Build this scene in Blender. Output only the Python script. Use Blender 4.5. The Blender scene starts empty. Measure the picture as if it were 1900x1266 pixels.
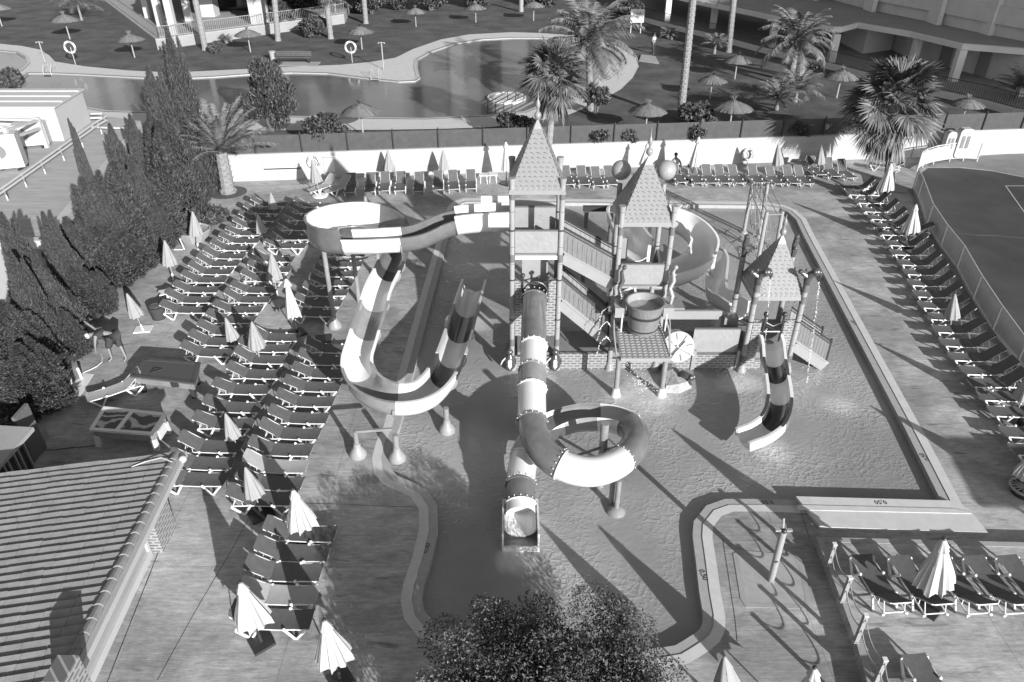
import bpy, bmesh, math, random
import numpy as np
from mathutils import Vector, Matrix
from mathutils.geometry import tessellate_polygon
random.seed(7); R = math.radians; PI = math.pi
sc = bpy.context.scene
col = sc.collection
# ---------------------------------------------------------------- camera
TILT = 32.27; FPX = 1367.0; CH = 15.0
cam_d = bpy.data.cameras.new('camera'); cam = bpy.data.objects.new('camera', cam_d); col.objects.link(cam)
cam_d.sensor_width = 36.0; cam_d.lens = 36.0*FPX/1900.0; cam_d.clip_start = .1; cam_d.clip_end = 2000
cam.location = (0, 0, CH); cam.rotation_euler = (R(90-TILT), 0, 0); sc.camera = cam
CT, ST = math.cos(R(TILT)), math.sin(R(TILT))
# ---------------------------------------------------------------- sun and sky (black-and-white photograph: neutral light)
SUN_EL = R(18.6); SUN_AZ = R(180-30.8)
sd = Vector((-math.sin(R(30.8))*math.cos(SUN_EL), math.cos(R(30.8))*math.cos(SUN_EL), -math.sin(SUN_EL)))
sl = bpy.data.lights.new('sun', 'SUN'); sl.energy = 4.9; sl.angle = R(.5); sl.color = (1, 1, 1)
so = bpy.data.objects.new('sun', sl); so.rotation_euler = sd.to_track_quat('-Z', 'Y').to_euler(); so.location = (20, -30, 40); col.objects.link(so)
w = bpy.data.worlds.new("World"); sc.world = w; w.use_nodes = True
wn = w.node_tree.nodes; wl = w.node_tree.links
bg = wn['Background']; sky = wn.new('ShaderNodeTexSky'); sky.sky_type = 'NISHITA'; sky.sun_disc = False
sky.sun_elevation = SUN_EL; sky.sun_rotation = SUN_AZ
bw = wn.new('ShaderNodeRGBToBW'); wl.new(sky.outputs[0], bw.inputs[0]); wl.new(bw.outputs[0], bg.inputs[0]); bg.inputs[1].default_value = .10
sc.view_settings.view_transform = 'Standard'; sc.view_settings.look = 'None'; sc.view_settings.exposure = .75; sc.view_settings.gamma = 1

# ---------------------------------------------------------------- measuring helpers (photograph pixel 1900x1266 -> world)
def ray(px, py):
    a = (px-950)/FPX; b = (py-633)/FPX
    return Vector((a, CT-b*ST, -ST-b*CT))
def G(px, py, z=0.0):
    r = ray(px, py); t = (z-CH)/r.z
    return Vector((r.x*t, r.y*t, z))
def V(px, py, Y):
    r = ray(px, py); t = Y/r.y
    return Vector((r.x*t, Y, CH+r.z*t))
# ---------------------------------------------------------------- materials
MATS = {}
def mat(name, g, rough=.7, spec=.3, var=0, vscale=3, bump=0, bscale=20, stretch=(1,1,1), metal=0, island=0, trans=0, coat=0, coord='Object'):
    if name in MATS: return MATS[name]
    m = bpy.data.materials.new(name); m.use_nodes = True; N = m.node_tree.nodes; L = m.node_tree.links
    p = N['Principled BSDF']; p.inputs['Base Color'].default_value = (g, g, g, 1); p.inputs['Roughness'].default_value = rough
    p.inputs['Specular IOR Level'].default_value = spec; p.inputs['Metallic'].default_value = metal
    if coat: p.inputs['Coat Weight'].default_value = coat
    tc = N.new('ShaderNodeTexCoord'); mp = N.new('ShaderNodeMapping'); mp.inputs['Scale'].default_value = stretch
    L.new(tc.outputs[coord], mp.inputs[0])
    if var:
        n1 = N.new('ShaderNodeTexNoise'); n1.inputs['Scale'].default_value = vscale; n1.inputs['Detail'].default_value = 6; n1.inputs['Roughness'].default_value = .65
        L.new(mp.outputs[0], n1.inputs['Vector'])
        mr = N.new('ShaderNodeMapRange'); mr.inputs[1].default_value = .25; mr.inputs[2].default_value = .75
        mr.inputs[3].default_value = g*(1-var); mr.inputs[4].default_value = g*(1+var)
        L.new(n1.outputs[0], mr.inputs[0]); last = mr.outputs[0]
        if island:
            gi = N.new('ShaderNodeNewGeometry'); m2 = N.new('ShaderNodeMapRange'); m2.inputs[3].default_value = 1-island; m2.inputs[4].default_value = 1+island
            L.new(gi.outputs['Random Per Island'], m2.inputs[0]); mu = N.new('ShaderNodeMath'); mu.operation = 'MULTIPLY'
            L.new(last, mu.inputs[0]); L.new(m2.outputs[0], mu.inputs[1]); last = mu.outputs[0]
        L.new(last, p.inputs['Base Color'])
    if bump:
        n2 = N.new('ShaderNodeTexNoise'); n2.inputs['Scale'].default_value = bscale; n2.inputs['Detail'].default_value = 5
        L.new(mp.outputs[0], n2.inputs['Vector']); b = N.new('ShaderNodeBump'); b.inputs['Strength'].default_value = bump; b.inputs['Distance'].default_value = .02
        L.new(n2.outputs[0], b.inputs['Height']); L.new(b.outputs[0], p.inputs['Normal'])
    if trans:
        t = N.new('ShaderNodeBsdfTransparent'); mx = N.new('ShaderNodeMixShader'); mx.inputs[0].default_value = trans
        L.new(p.outputs[0], mx.inputs[1]); L.new(t.outputs[0], mx.inputs[2]); L.new(mx.outputs[0], N['Material Output'].inputs[0])
    MATS[name] = m; return m

def deck_material():
    m = bpy.data.materials.new('stamped_concrete'); m.use_nodes = True; N = m.node_tree.nodes; L = m.node_tree.links; p = N['Principled BSDF']
    tc = N.new('ShaderNodeTexCoord')
    def noise(sc_, scale, det=5, rough=.6, dist=0, loc=(0, 0, 0)):
        mp = N.new('ShaderNodeMapping'); mp.inputs['Scale'].default_value = sc_; mp.inputs['Location'].default_value = loc; L.new(tc.outputs['Object'], mp.inputs[0])
        n = N.new('ShaderNodeTexNoise'); n.inputs['Scale'].default_value = scale; n.inputs['Detail'].default_value = det; n.inputs['Roughness'].default_value = rough; n.inputs['Distortion'].default_value = dist
        L.new(mp.outputs[0], n.inputs['Vector']); return n.outputs[0]
    def rng(s, a, b, c, d):
        r = N.new('ShaderNodeMapRange'); r.inputs[1].default_value = a; r.inputs[2].default_value = b; r.inputs[3].default_value = c; r.inputs[4].default_value = d
        L.new(s, r.inputs[0]); return r.outputs[0]
    def mul(a, b, op='MULTIPLY'):
        x = N.new('ShaderNodeMath'); x.operation = op
        for i, q in enumerate((a, b)):
            if isinstance(q, float): x.inputs[i].default_value = q
            else: L.new(q, x.inputs[i])
        return x.outputs[0]
    streak = rng(noise((.55, 2.6, 1), 2.4, 8, .8, .5), .32, .68, .84, 1.14)
    fine = rng(noise((.9, 5, 1), 2.6, 7, .85), .32, .68, .70, 1.28)
    blot = rng(noise((1, 1.6, 1), .35, 7, .7), .3, .72, .84, 1.14)
    # board joints stamped every 0.14 m across, with slightly wobbly lines
    sp = N.new('ShaderNodeSeparateXYZ'); L.new(tc.outputs['Object'], sp.inputs[0])
    wob = rng(noise((.6, .5, 1), 1.5, 3), 0, 1, -.12, .12)
    yy = mul(mul(sp.outputs[1], wob, 'ADD'), 1/.155)
    fr = N.new('ShaderNodeMath'); fr.operation = 'FRACT'; L.new(yy, fr.inputs[0])
    joint = rng(fr.outputs[0], 0, .14, .86, 1.0)
    # slab joints
    f2 = N.new('ShaderNodeMath'); f2.operation = 'FRACT'; L.new(mul(mul(sp.outputs[1], .31, 'ADD'), 1/4.4), f2.inputs[0])
    sj = rng(f2.outputs[0], 0, .006, .5, 1.0)
    f3 = N.new('ShaderNodeMath'); f3.operation = 'FRACT'; L.new(mul(mul(sp.outputs[0], 1.1, 'ADD'), 1/4.1), f3.inputs[0])
    sj2 = rng(f3.outputs[0], 0, .006, .5, 1.0)
    stain = rng(noise((.7, 2.6, 1), 1.1, 4, .55, .4), .63, .74, 1.0, .5)
    c = mul(mul(mul(mul(mul(mul(streak, fine), blot), joint), sj), sj2), stain)
    wet = rng(noise((1, 1.3, 1), .17, 6, .65, .6, (21, 4, 0)), .42, .58, 1.0, .64); mot = rng(noise((1, 1.5, 1), 1.5, 8, .75, .3), .3, .7, .74, 1.2)
    c = mul(mul(c, wet), mot)
    c = mul(c, .40)
    L.new(c, p.inputs['Base Color']); p.inputs['Roughness'].default_value = .75; p.inputs['Specular IOR Level'].default_value = .25
    b = N.new('ShaderNodeBump'); b.inputs['Strength'].default_value = .5; b.inputs['Distance'].default_value = .01
    L.new(mul(mul(joint, fine), streak), b.inputs['Height']); L.new(b.outputs[0], p.inputs['Normal'])
    return m

def water_material(name, base, rough, bstr, foam=True, scale=2.6):
    m = bpy.data.materials.new(name); m.use_nodes = True; N = m.node_tree.nodes; L = m.node_tree.links; p = N['Principled BSDF']
    tc = N.new('ShaderNodeTexCoord')
    n0 = N.new('ShaderNodeTexNoise'); n0.inputs['Scale'].default_value = 1.2; n0.inputs['Detail'].default_value = 4; L.new(tc.outputs['Object'], n0.inputs['Vector'])
    mx = N.new('ShaderNodeMix'); mx.data_type = 'VECTOR'; mx.inputs['Factor'].default_value = .34
    L.new(tc.outputs['Object'], mx.inputs['A']); L.new(n0.outputs['Color'], mx.inputs['B'])
    def net(sc_, wdt):
        mp = N.new('ShaderNodeMapping'); mp.inputs['Scale'].default_value = (1, 1.35, 1); L.new(mx.outputs['Result'], mp.inputs[0])
        vo = N.new('ShaderNodeTexVoronoi'); vo.feature = 'DISTANCE_TO_EDGE'; vo.inputs['Scale'].default_value = sc_; L.new(mp.outputs[0], vo.inputs['Vector'])
        r = N.new('ShaderNodeMapRange'); r.interpolation_type = 'SMOOTHSTEP'; r.inputs[1].default_value = 0; r.inputs[2].default_value = wdt; r.inputs[3].default_value = 1; r.inputs[4].default_value = 0; L.new(vo.outputs['Distance'], r.inputs[0]); return r.outputs[0]
    n1 = N.new('ShaderNodeTexNoise'); n1.inputs['Scale'].default_value = scale*.9; n1.inputs['Detail'].default_value = 3; n1.inputs['Distortion'].default_value = .6; L.new(tc.outputs['Object'], n1.inputs['Vector'])
    n3 = N.new('ShaderNodeTexNoise'); n3.inputs['Scale'].default_value = .45; n3.inputs['Detail'].default_value = 3; L.new(tc.outputs['Object'], n3.inputs['Vector'])
    am = N.new('ShaderNodeMapRange'); am.inputs[1].default_value = .4; am.inputs[2].default_value = .62; am.inputs[3].default_value = .1; am.inputs[4].default_value = .55; L.new(n3.outputs[0], am.inputs[0])
    s2 = N.new('ShaderNodeMath'); s2.operation = 'ADD'; L.new(net(scale, .22), s2.inputs[0]); L.new(net(scale*1.9, .2), s2.inputs[1])
    m3 = N.new('ShaderNodeMath'); m3.operation = 'MULTIPLY'; L.new(s2.outputs[0], m3.inputs[0]); L.new(am.outputs[0], m3.inputs[1])
    ad = N.new('ShaderNodeMath'); ad.operation = 'MULTIPLY_ADD'; L.new(n1.outputs[0], ad.inputs[0]); ad.inputs[1].default_value = .45; L.new(m3.outputs[0], ad.inputs[2])
    b = N.new('ShaderNodeBump'); b.inputs['Strength'].default_value = bstr; b.inputs['Distance'].default_value = .05; L.new(ad.outputs[0], b.inputs['Height']); L.new(b.outputs[0], p.inputs['Normal'])
    p.inputs['Roughness'].default_value = rough; p.inputs['IOR'].default_value = 1.33; p.inputs['Specular IOR Level'].default_value = .5
    n2 = N.new('ShaderNodeTexNoise'); n2.inputs['Scale'].default_value = .22; n2.inputs['Detail'].default_value = 5; L.new(tc.outputs['Object'], n2.inputs['Vector'])
    mr = N.new('ShaderNodeMapRange'); mr.inputs[1].default_value = .35; mr.inputs[2].default_value = .7; mr.inputs[3].default_value = base*.85; mr.inputs[4].default_value = base*(1.35 if foam else 1.1)
    L.new(n2.outputs[0], mr.inputs[0]); last = mr.outputs[0]
    if foam: # aerated water around the spouts and slide exits
        n4 = N.new('ShaderNodeTexNoise'); n4.inputs['Scale'].default_value = 1.3; n4.inputs['Detail'].default_value = 7; n4.inputs['Roughness'].default_value = .62; n4.inputs['Distortion'].default_value = .6; L.new(tc.outputs['Object'], n4.inputs['Vector'])
        for (x, y, rr, k) in ((4.6, 20.6, 2.6, .26), (8.0, 21.3, 1.6, .30), (.8, 21.2, 1.8, .22), (.15, 13.4, 1.3, .30), (-1.4, 25.6, 2.0, .22), (8.1, 17.6, 1.2, .22), (5.6, 26.2, 1.8, .25), (-2.5, 20.5, 1.6, .12), (11.1, 20.0, 1.3, .16), (2.6, 15.5, 2.2, .06)):
            d = N.new('ShaderNodeVectorMath'); d.operation = 'DISTANCE'; d.inputs[1].default_value = (x, y, -.19); L.new(tc.outputs['Object'], d.inputs[0])
            r = N.new('ShaderNodeMapRange'); r.interpolation_type = 'SMOOTHSTEP'; r.inputs[1].default_value = rr; r.inputs[2].default_value = 0; r.inputs[3].default_value = -.55; r.inputs[4].default_value = .35; L.new(d.outputs['Value'], r.inputs[0])
            q = N.new('ShaderNodeMath'); q.operation = 'ADD'; L.new(n4.outputs[0], q.inputs[0]); L.new(r.outputs[0], q.inputs[1])
            r2 = N.new('ShaderNodeMapRange'); r2.inputs[1].default_value = .3; r2.inputs[2].default_value = .9; r2.inputs[3].default_value = 0; r2.inputs[4].default_value = k; L.new(q.outputs[0], r2.inputs[0])
            s = N.new('ShaderNodeMath'); s.operation = 'ADD'; L.new(last, s.inputs[0]); L.new(r2.outputs[0], s.inputs[1]); last = s.outputs[0]
    L.new(last, p.inputs['Base Color'])
    return m

M_deck = deck_material()
M_water = water_material('pool_water', .265, .08, .30, True, 3.7)
M_water2 = water_material('still_water', .13, .11, .05, False, 1.2)
M_white = mat('white_paint', 0.42, .5, .4, .05, 2)
M_wall = mat('whitewashed_wall', 0.39, .85, .2, .14, .9, .3, 30, (.5, 1, 5))
M_cop1 = mat('pale_coping', 0.5, .6, .3, .1, 3, .1, 60)
M_cop2 = mat('grey_coping', 0.33, .6, .3, .12, 4, .1, 60)
M_grass = mat('lawn_grass', 0.1, .95, .1, .45, .5, 1.0, 25)
M_court = mat('court_paint', .058, .8, .2, .3, .45)
M_line = mat('painted_line', .35, .8)
M_plast = mat('white_plastic', 0.62, .35, .5)
M_sling = mat('grey_sling', 0.105, .75, .25, .18, 6, .3, 300)
M_slingp = mat('pale_sling', .34, .7, .25, .1, 5)
M_beige = mat('beige_canvas', 0.27, .85, .15, .1, 6)
M_canv = mat('white_canvas', 0.4, .85, .15, .04, 6)
M_dark = mat('dark_metal', .035, .4, .5)
M_steel = mat('grey_steel', .28, .45, .5, .1, 8)
M_fgw = mat('white_fibreglass', 0.6, .22, .5, .03, 2, 0, 20, (1,1,1), 0, 0, 0, .3)
M_fgd = mat('dark_fibreglass', .13, .25, .5, .22, 2.5, 0, 20, (1,1,1), 0, 0, 0, .4)
M_fgm = mat('mid_fibreglass', .22, .25, .5, .2, 2.5, 0, 20, (1,1,1), 0, 0, 0, .4)
M_fgk = mat('black_fibreglass', .05, .2, .5, .1, 3, 0, 20, (1,1,1), 0, 0, 0, .4)
M_fgp = mat('pale_fibreglass', 0.27, .3, .5, .06, 3, 0, 20, (1,1,1), 0, 0, 0, .2)
M_fgi = mat('pale_gelcoat', .62, .3, .5, .06, 3, 0, 20, (1,1,1), 0, 0, 0, .2)
M_pil = mat('bamboo_pillar', 0.26, .5, .4, .16, 5, .2, 12, (3, 3, .5))
M_band = mat('dark_band', .12, .6, .3, .3, 20)
M_panel = mat('carved_panel', 0.25, .55, .4, .10, 4, .9, 7)
M_board = mat('wood_boards', 0.16, .6, .3, .3, 6, .5, 9, (6, 6, .6))
M_roof = mat('scale_roof', 0.21, .35, .5, .07, 5)
M_roofd = mat('side_roof', 0.21, .35, .5, .07, 5)
M_bronze = mat('dark_glossy_figure', .06, .2, .6, .3, 12, .3, 30)
M_tile = mat('roof_tile', 0.22, .8, .2, .22, 3, .2, 20)
M_trunk = mat('palm_trunk', .22, .9, .1, .35, 9, 1.0, 16, (1, 1, 2))
M_bark = mat('bark', .10, .9, .1, .3, 9, .6, 16)
M_cyp = mat('cypress_leaf', 0.066, .8, .15, .25, 1.2, island=.5)
M_leaf = mat('broad_leaf', .062, .6, .35, .25, 1.5, island=.75)
M_fan = mat('fan_palm_leaf', 0.11, .6, .3, .2, 1.5, island=.5)
M_dead = mat('dry_palm_leaf', .18, .85, .15, .25, 2, island=.4)
M_date = mat('date_palm_leaf', 0.15, .6, .3, .2, 1.5, island=.4)
M_thatch = mat('thatch', 0.16, .95, .1, .3, 5, 1.0, 25, (3, 3, 1), island=.25)
M_mesh = mat('fence_netting', .085, .9, .1, .18, 3, 0, 20, (1,1,1), 0, 0, .12)
M_mesh2 = mat('white_fence_netting', .5, .9, .1, .1, 3, 0, 20, (1,1,1), 0, 0, .12)
M_leaft = mat('small_tree_leaf', .078, .6, .35, .2, 1.2, island=.55)
M_conc = mat('concrete', 0.3, .8, .2, .15, 1.5, .2, 15)
M_concd = mat('grey_concrete', 0.2, .85, .2, .2, 1, .2, 10)
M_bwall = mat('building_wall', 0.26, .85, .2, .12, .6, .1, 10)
M_sid = mat('ribbed_siding', 0.24, .8, .2, .1, 1)
M_roofdk = mat('flat_roof_deck', 0.34, .85, .2, .2, .8, .2, 8, (1, 6, 1))
M_bsh = mat('shade_lightened_render', .66, .85, .2, .08, .5, .1, 10); M_sidb = mat('pale_ribbed_siding', .6, .8, .2, .1, 1)  # wall and siding copies, colour lightened to make up for standing in shade
M_glassd = mat('dark_glass', .02, .08, .6)
M_skin = mat('skin', 0.2, .6, .3); M_cloth = mat('dark_cloth', .05, .85, .1); M_clothl = mat('light_cloth', .45, .85, .1); M_hair = mat('dark_hair', .03, .7, .3)
M_feltd = mat('billiard_cloth', .075, .9, .1); M_brick = None

def brick_material():
    m = bpy.data.materials.new('brick_relief'); m.use_nodes = True; N = m.node_tree.nodes; L = m.node_tree.links; p = N['Principled BSDF']
    tc = N.new('ShaderNodeTexCoord'); mp = N.new('ShaderNodeMapping'); sx_ = N.new('ShaderNodeSeparateXYZ'); cx_ = N.new('ShaderNodeCombineXYZ'); ad_ = N.new('ShaderNodeMath'); L.new(tc.outputs['Object'], sx_.inputs[0]); L.new(sx_.outputs[0], ad_.inputs[0]); L.new(sx_.outputs[1], ad_.inputs[1]); L.new(ad_.outputs[0], cx_.inputs[0]); L.new(sx_.outputs[2], cx_.inputs[1]); L.new(cx_.outputs[0], mp.inputs[0])
    br = N.new('ShaderNodeTexBrick'); L.new(mp.outputs[0], br.inputs[0]); br.inputs['Scale'].default_value = 1
    br.inputs['Color1'].default_value = (.10, .10, .10, 1); br.inputs['Color2'].default_value = (.14, .14, .14, 1); br.inputs['Mortar'].default_value = (.27, .27, .27, 1)
    br.inputs['Mortar Size'].default_value = .03; br.inputs['Brick Width'].default_value = .26; br.inputs['Row Height'].default_value = .105
    L.new(br.outputs[0], p.inputs['Base Color']); p.inputs['Roughness'].default_value = .6
    b = N.new('ShaderNodeBump'); b.inputs['Strength'].default_value = .6; b.inputs['Distance'].default_value = .02; b.invert = True; L.new(br.outputs['Fac'], b.inputs['Height']); L.new(b.outputs[0], p.inputs['Normal'])
    return m
M_brick = brick_material()

# ---------------------------------------------------------------- mesh builder
ORG = {}
class MB:
    def __init__(s): s.v = []; s.f = []
    def add(s, vs, fs):
        o = len(s.v); s.v += [tuple(p) for p in vs]; s.f += [tuple(i+o for i in q) for q in fs]; return s
    def box(s, c, d, rz=0):
        cx, cy, cz = c; hx, hy, hz = d[0]/2, d[1]/2, d[2]/2; ca, sa = math.cos(rz), math.sin(rz); vs = []
        for k in (-1, 1):
            for i, j in ((-1, -1), (1, -1), (1, 1), (-1, 1)):
                x, y = i*hx, j*hy; vs.append((cx+x*ca-y*sa, cy+x*sa+y*ca, cz+k*hz))
        return s.add(vs, [(3,2,1,0), (4,5,6,7), (0,1,5,4), (1,2,6,5), (2,3,7,6), (3,0,4,7)])
    def beam(s, p, q, wd, h):
        p, q = Vector(p), Vector(q); d = (q-p).normalized(); up = Vector((0, 0, 1))
        if abs(d.z) > .95: up = Vector((0, 1, 0))
        a = d.cross(up).normalized()*wd/2; b = a.cross(d).normalized()*h/2
        return s.add([p-a-b, p+a-b, p+a+b, p-a+b, q-a-b, q+a-b, q+a+b, q-a+b], [(3,2,1,0), (4,5,6,7), (0,1,5,4), (1,2,6,5), (2,3,7,6), (3,0,4,7)])
    def cyl(s, p, q, r0, r1=None, n=12, caps=True):
        r1 = r0 if r1 is None else r1; p, q = Vector(p), Vector(q); d = (q-p).normalized(); up = Vector((0, 0, 1)) if abs(d.z) < .95 else Vector((1, 0, 0))
        a = d.cross(up).normalized(); b = a.cross(d); vs = []
        for c, r in ((p, r0), (q, r1)):
            for i in range(n): t = 2*PI*i/n; vs.append(c+a*math.cos(t)*r+b*math.sin(t)*r)
        fs = [(i, (i+1) % n, n+(i+1) % n, n+i) for i in range(n)]
        if caps: fs += [tuple(range(n-1, -1, -1)), tuple(range(n, 2*n))]
        return s.add(vs, fs)
    def tube(s, pts, r, n=6, closed=False):
        pts = [Vector(p) for p in pts]; m = len(pts); vs = []; pa = None
        for i, p in enumerate(pts):
            if closed: d = (pts[(i+1) % m]-pts[i-1]).normalized()
            else: d = (pts[min(i+1, m-1)]-pts[max(i-1, 0)]).normalized()
            if pa is None:
                up = Vector((0, 0, 1)) if abs(d.z) < .95 else Vector((1, 0, 0)); a = d.cross(up).normalized()
            else: a = (pa-d*pa.dot(d)).normalized()
            pa = a; b = a.cross(d); rr = r[i] if isinstance(r, (list, tuple)) else r
            for k in range(n): t = 2*PI*k/n; vs.append(p+a*math.cos(t)*rr+b*math.sin(t)*rr)
        fs = []
        for i in range(m if closed else m-1):
            j = (i+1) % m
            for k in range(n): fs.append((i*n+k, i*n+(k+1) % n, j*n+(k+1) % n, j*n+k))
        if not closed: fs += [tuple(range(n-1, -1, -1)), tuple((m-1)*n+k for k in range(n))]
        return s.add(vs, fs)
    def lathe(s, c, prof, n=16, fn=None):
        vs = []
        for r, z in prof:
            for i in range(n):
                t = 2*PI*i/n; rr = r*(fn(t, z) if fn else 1); vs.append((c[0]+rr*math.cos(t), c[1]+rr*math.sin(t), c[2]+z))
        m = len(prof); fs = [(i*n+k, i*n+(k+1) % n, (i+1)*n+(k+1) % n, (i+1)*n+k) for i in range(m-1) for k in range(n)]
        if prof[0][0] > 1e-4: fs.append(tuple(range(n-1, -1, -1)))
        if prof[-1][0] > 1e-4: fs.append(tuple((m-1)*n+k for k in range(n)))
        return s.add(vs, fs)
    def sphere(s, c, r, n=14, m=9, sc_=(1, 1, 1)):
        prof = [(max(math.cos(-PI/2+PI*i/m), 1e-5), math.sin(-PI/2+PI*i/m)) for i in range(m+1)]; vs = []
        for a, z in prof:
            for i in range(n): t = 2*PI*i/n; vs.append((c[0]+r*sc_[0]*a*math.cos(t), c[1]+r*sc_[1]*a*math.sin(t), c[2]+r*sc_[2]*z))
        return s.add(vs, [(i*n+k, i*n+(k+1) % n, (i+1)*n+(k+1) % n, (i+1)*n+k) for i in range(m) for k in range(n)])
    def prism(s, poly, z0, z1, holes=()):
        loops = [list(poly)]+[list(h) for h in holes]; flat = [p for l in loops for p in l]; n = len(flat)
        tri = tessellate_polygon([[Vector((p[0], p[1], 0)) for p in l] for l in loops])
        vs = [(p[0], p[1], z1) for p in flat]; fs = []
        for t in tri:
            a, b, c = (Vector((flat[i][0], flat[i][1], 0)) for i in t)
            fs.append(tuple(t) if (b-a).cross(c-a).z > 0 else tuple(t)[::-1])
        if z0 is not None:
            vs += [(p[0], p[1], z0) for p in flat]; o = 0
            for l in loops:
                k = len(l)
                for i in range(k): fs.append((o+i, o+(i+1) % k, n+o+(i+1) % k, n+o+i))
                o += k
        return s.add(vs, fs)
    def build(s, name, m, parent=None, smooth=False, rnd=False):
        me = bpy.data.meshes.new(name); O = ORG.get(parent.name, Vector((0, 0, 0))) if parent else Vector((0, 0, 0))
        v = np.array(s.v, dtype=float).reshape(-1, 3)-np.array(O)
        me.from_pydata(v.tolist(), [], s.f); me.materials.append(m)
        if not rnd:
            bm = bmesh.new(); bm.from_mesh(me); bmesh.ops.recalc_face_normals(bm, faces=bm.faces); bm.to_mesh(me); bm.free()
        if smooth:
            me.polygons.foreach_set('use_smooth', [True]*len(me.polygons))
            try: me.set_sharp_from_angle(angle=R(40))
            except Exception: pass
        me.update(); o = bpy.data.objects.new(name, me); col.objects.link(o)
        if parent: o.parent = parent; ORG[o.name] = O
        return o
def tag(o, label, cat, group=None):
    o['label'] = label; o['category'] = cat
    if group: o['group'] = group
    return o
def thing(name, label, cat, loc=(0, 0, 0), group=None, rz=0):
    o = bpy.data.objects.new(name, None); col.objects.link(o); o.empty_display_size = .2
    o.location = loc; o.rotation_euler = (0, 0, rz); ORG[o.name] = Vector(loc)
    return tag(o, label, cat, group)
def struct(o): o['kind'] = 'structure'; return o
def kids(o): return CH_.get(o.name, [])
CH_ = {}
def copy_tree(o, parent=None):
    c = o.copy(); col.objects.link(c)
    if parent: c.parent = parent
    ch = [q for q in bpy.data.objects if q.parent == o] if o.name not in CH_ else CH_[o.name]
    CH_[o.name] = ch
    for q in ch: copy_tree(q, c)
    return c
def xy(l, z=0): return [(G(a, b, z).x, G(a, b, z).y) for a, b in l]
def smooth_poly(pts, it=2):
    for _ in range(it):
        out = []; n = len(pts)
        for i in range(n):
            a, b = pts[i], pts[(i+1) % n]
            out += [(a[0]*.75+b[0]*.25, a[1]*.75+b[1]*.25), (a[0]*.25+b[0]*.75, a[1]*.25+b[1]*.75)]
        pts = out
    return pts
def offset(poly, d):
    n = len(poly); area = sum(poly[i][0]*poly[(i+1) % n][1]-poly[(i+1) % n][0]*poly[i][1] for i in range(n)); sgn = 1 if area > 0 else -1; out = []
    for i in range(n):
        p0, p1, p2 = Vector(poly[i-1]), Vector(poly[i]), Vector(poly[(i+1) % n])
        a = (p1-p0).normalized(); b = (p2-p1).normalized(); na = Vector((-a.y, a.x))*sgn; nb = Vector((-b.y, b.x))*sgn
        m = (na+nb).normalized(); k = max(m.dot(na), .5); out.append(tuple(p1+m*(d/k)))
    return out
def catmull(P, n=8, closed=False):
    P = [Vector(p) for p in P]; m = len(P); out = []
    for i in range(m if closed else m-1):
        p0 = P[(i-1) % m] if closed or i > 0 else P[0]*2-P[1]; p1 = P[i]; p2 = P[(i+1) % m]; p3 = P[(i+2) % m] if closed or i+2 < m else P[-1]*2-P[-2]
        for k in range(n):
            t = k/n; out.append(.5*((2*p1)+(p2-p0)*t+(2*p0-5*p1+4*p2-p3)*t*t+(3*p1-p0-3*p2+p3)*t**3))
    if not closed: out.append(P[-1])
    return out
# ================================================================ SETTING
ZU = 1.5
O_px = [(900,368),(860,368),(841,374),(830,385),(824,401),(764,606),(712,790),(698,820),(690,850),(694,880),(712,900),(740,912),(763,924),(777,945),(777,985),(766,1030),(748,1085),(743,1115),(750,1150),(775,1182),(815,1203),(870,1216),(1050,1240),(1200,1246),(1276,1233),(1299,1219),(1320,1205),(1336,1191),(1345,1170),(1346,1145),(1337,1099),(1329,1042),(1322,998),(1323,979),(1339,958),(1361,950),(1418,950),(1483,952),(1800,962),(1781,929),(1712,799),(1512,439),(1496,407),(1477,390),(1455,381),(1426,376),(1382,374.5),(1303,373.5),(1100,370)]
pool = xy(O_px)
pool_m = offset(pool, .27); pool_w = offset(pool, .52)
g = MB().prism([(-500,-60),(500,-60),(500,600),(-500,600)], None, 0, [pool]).build('ground', M_deck); struct(g)
c1 = MB().prism(pool, None, .006, [pool_m]); struct(c1.build('pool_coping_outer', M_cop1))
n = len(pool_m)
c2 = MB()
c2.prism(pool_m, None, -.012, [pool_w])
for i in range(n):
    j = (i+1) % n; a, b = pool_m[i], pool_m[j]; c2.add([(a[0],a[1],.006),(b[0],b[1],.006),(b[0],b[1],-.012),(a[0],a[1],-.012)], [(0,1,2,3)])
    a, b = pool_w[i], pool_w[j]; c2.add([(a[0],a[1],-.012),(b[0],b[1],-.012),(b[0],b[1],-.9),(a[0],a[1],-.9)], [(0,1,2,3)])
struct(c2.build('pool_coping_inner', M_cop2, rnd=True))
wt = MB().prism(offset(pool, .51), None, -.19).build('pool_water', M_water); struct(wt)
pf = MB().prism(offset(pool, .45), None, -.92).build('pool_floor', M_concd); struct(pf)
# pale concrete step slab at the near right end of the pool
sl_ = MB().prism(xy([(1477,921),(1768,929),(1800,946),(1833,988),(1540,978),(1521,976)], .1), 0, .1); sl_.prism(xy([(1480,937),(1770,944),(1802,950),(1802,953),(1480,946)], .115), .1, .118)
o = sl_.build('concrete_step', M_cop1); struct(o)
# shower tray pad on the peninsula
pad = xy([(1360,1028),(1374,1022),(1476,1030),(1492,1050),(1505,1115),(1500,1131),(1384,1127),(1374,1112)]); padi = offset(pad, .13)
struct(MB().prism(pad, 0.001, .012, [padi]).build('shower_pad_border', M_conc)); struct(MB().prism(padi, None, .008).build('shower_pad', M_cop2))
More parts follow.
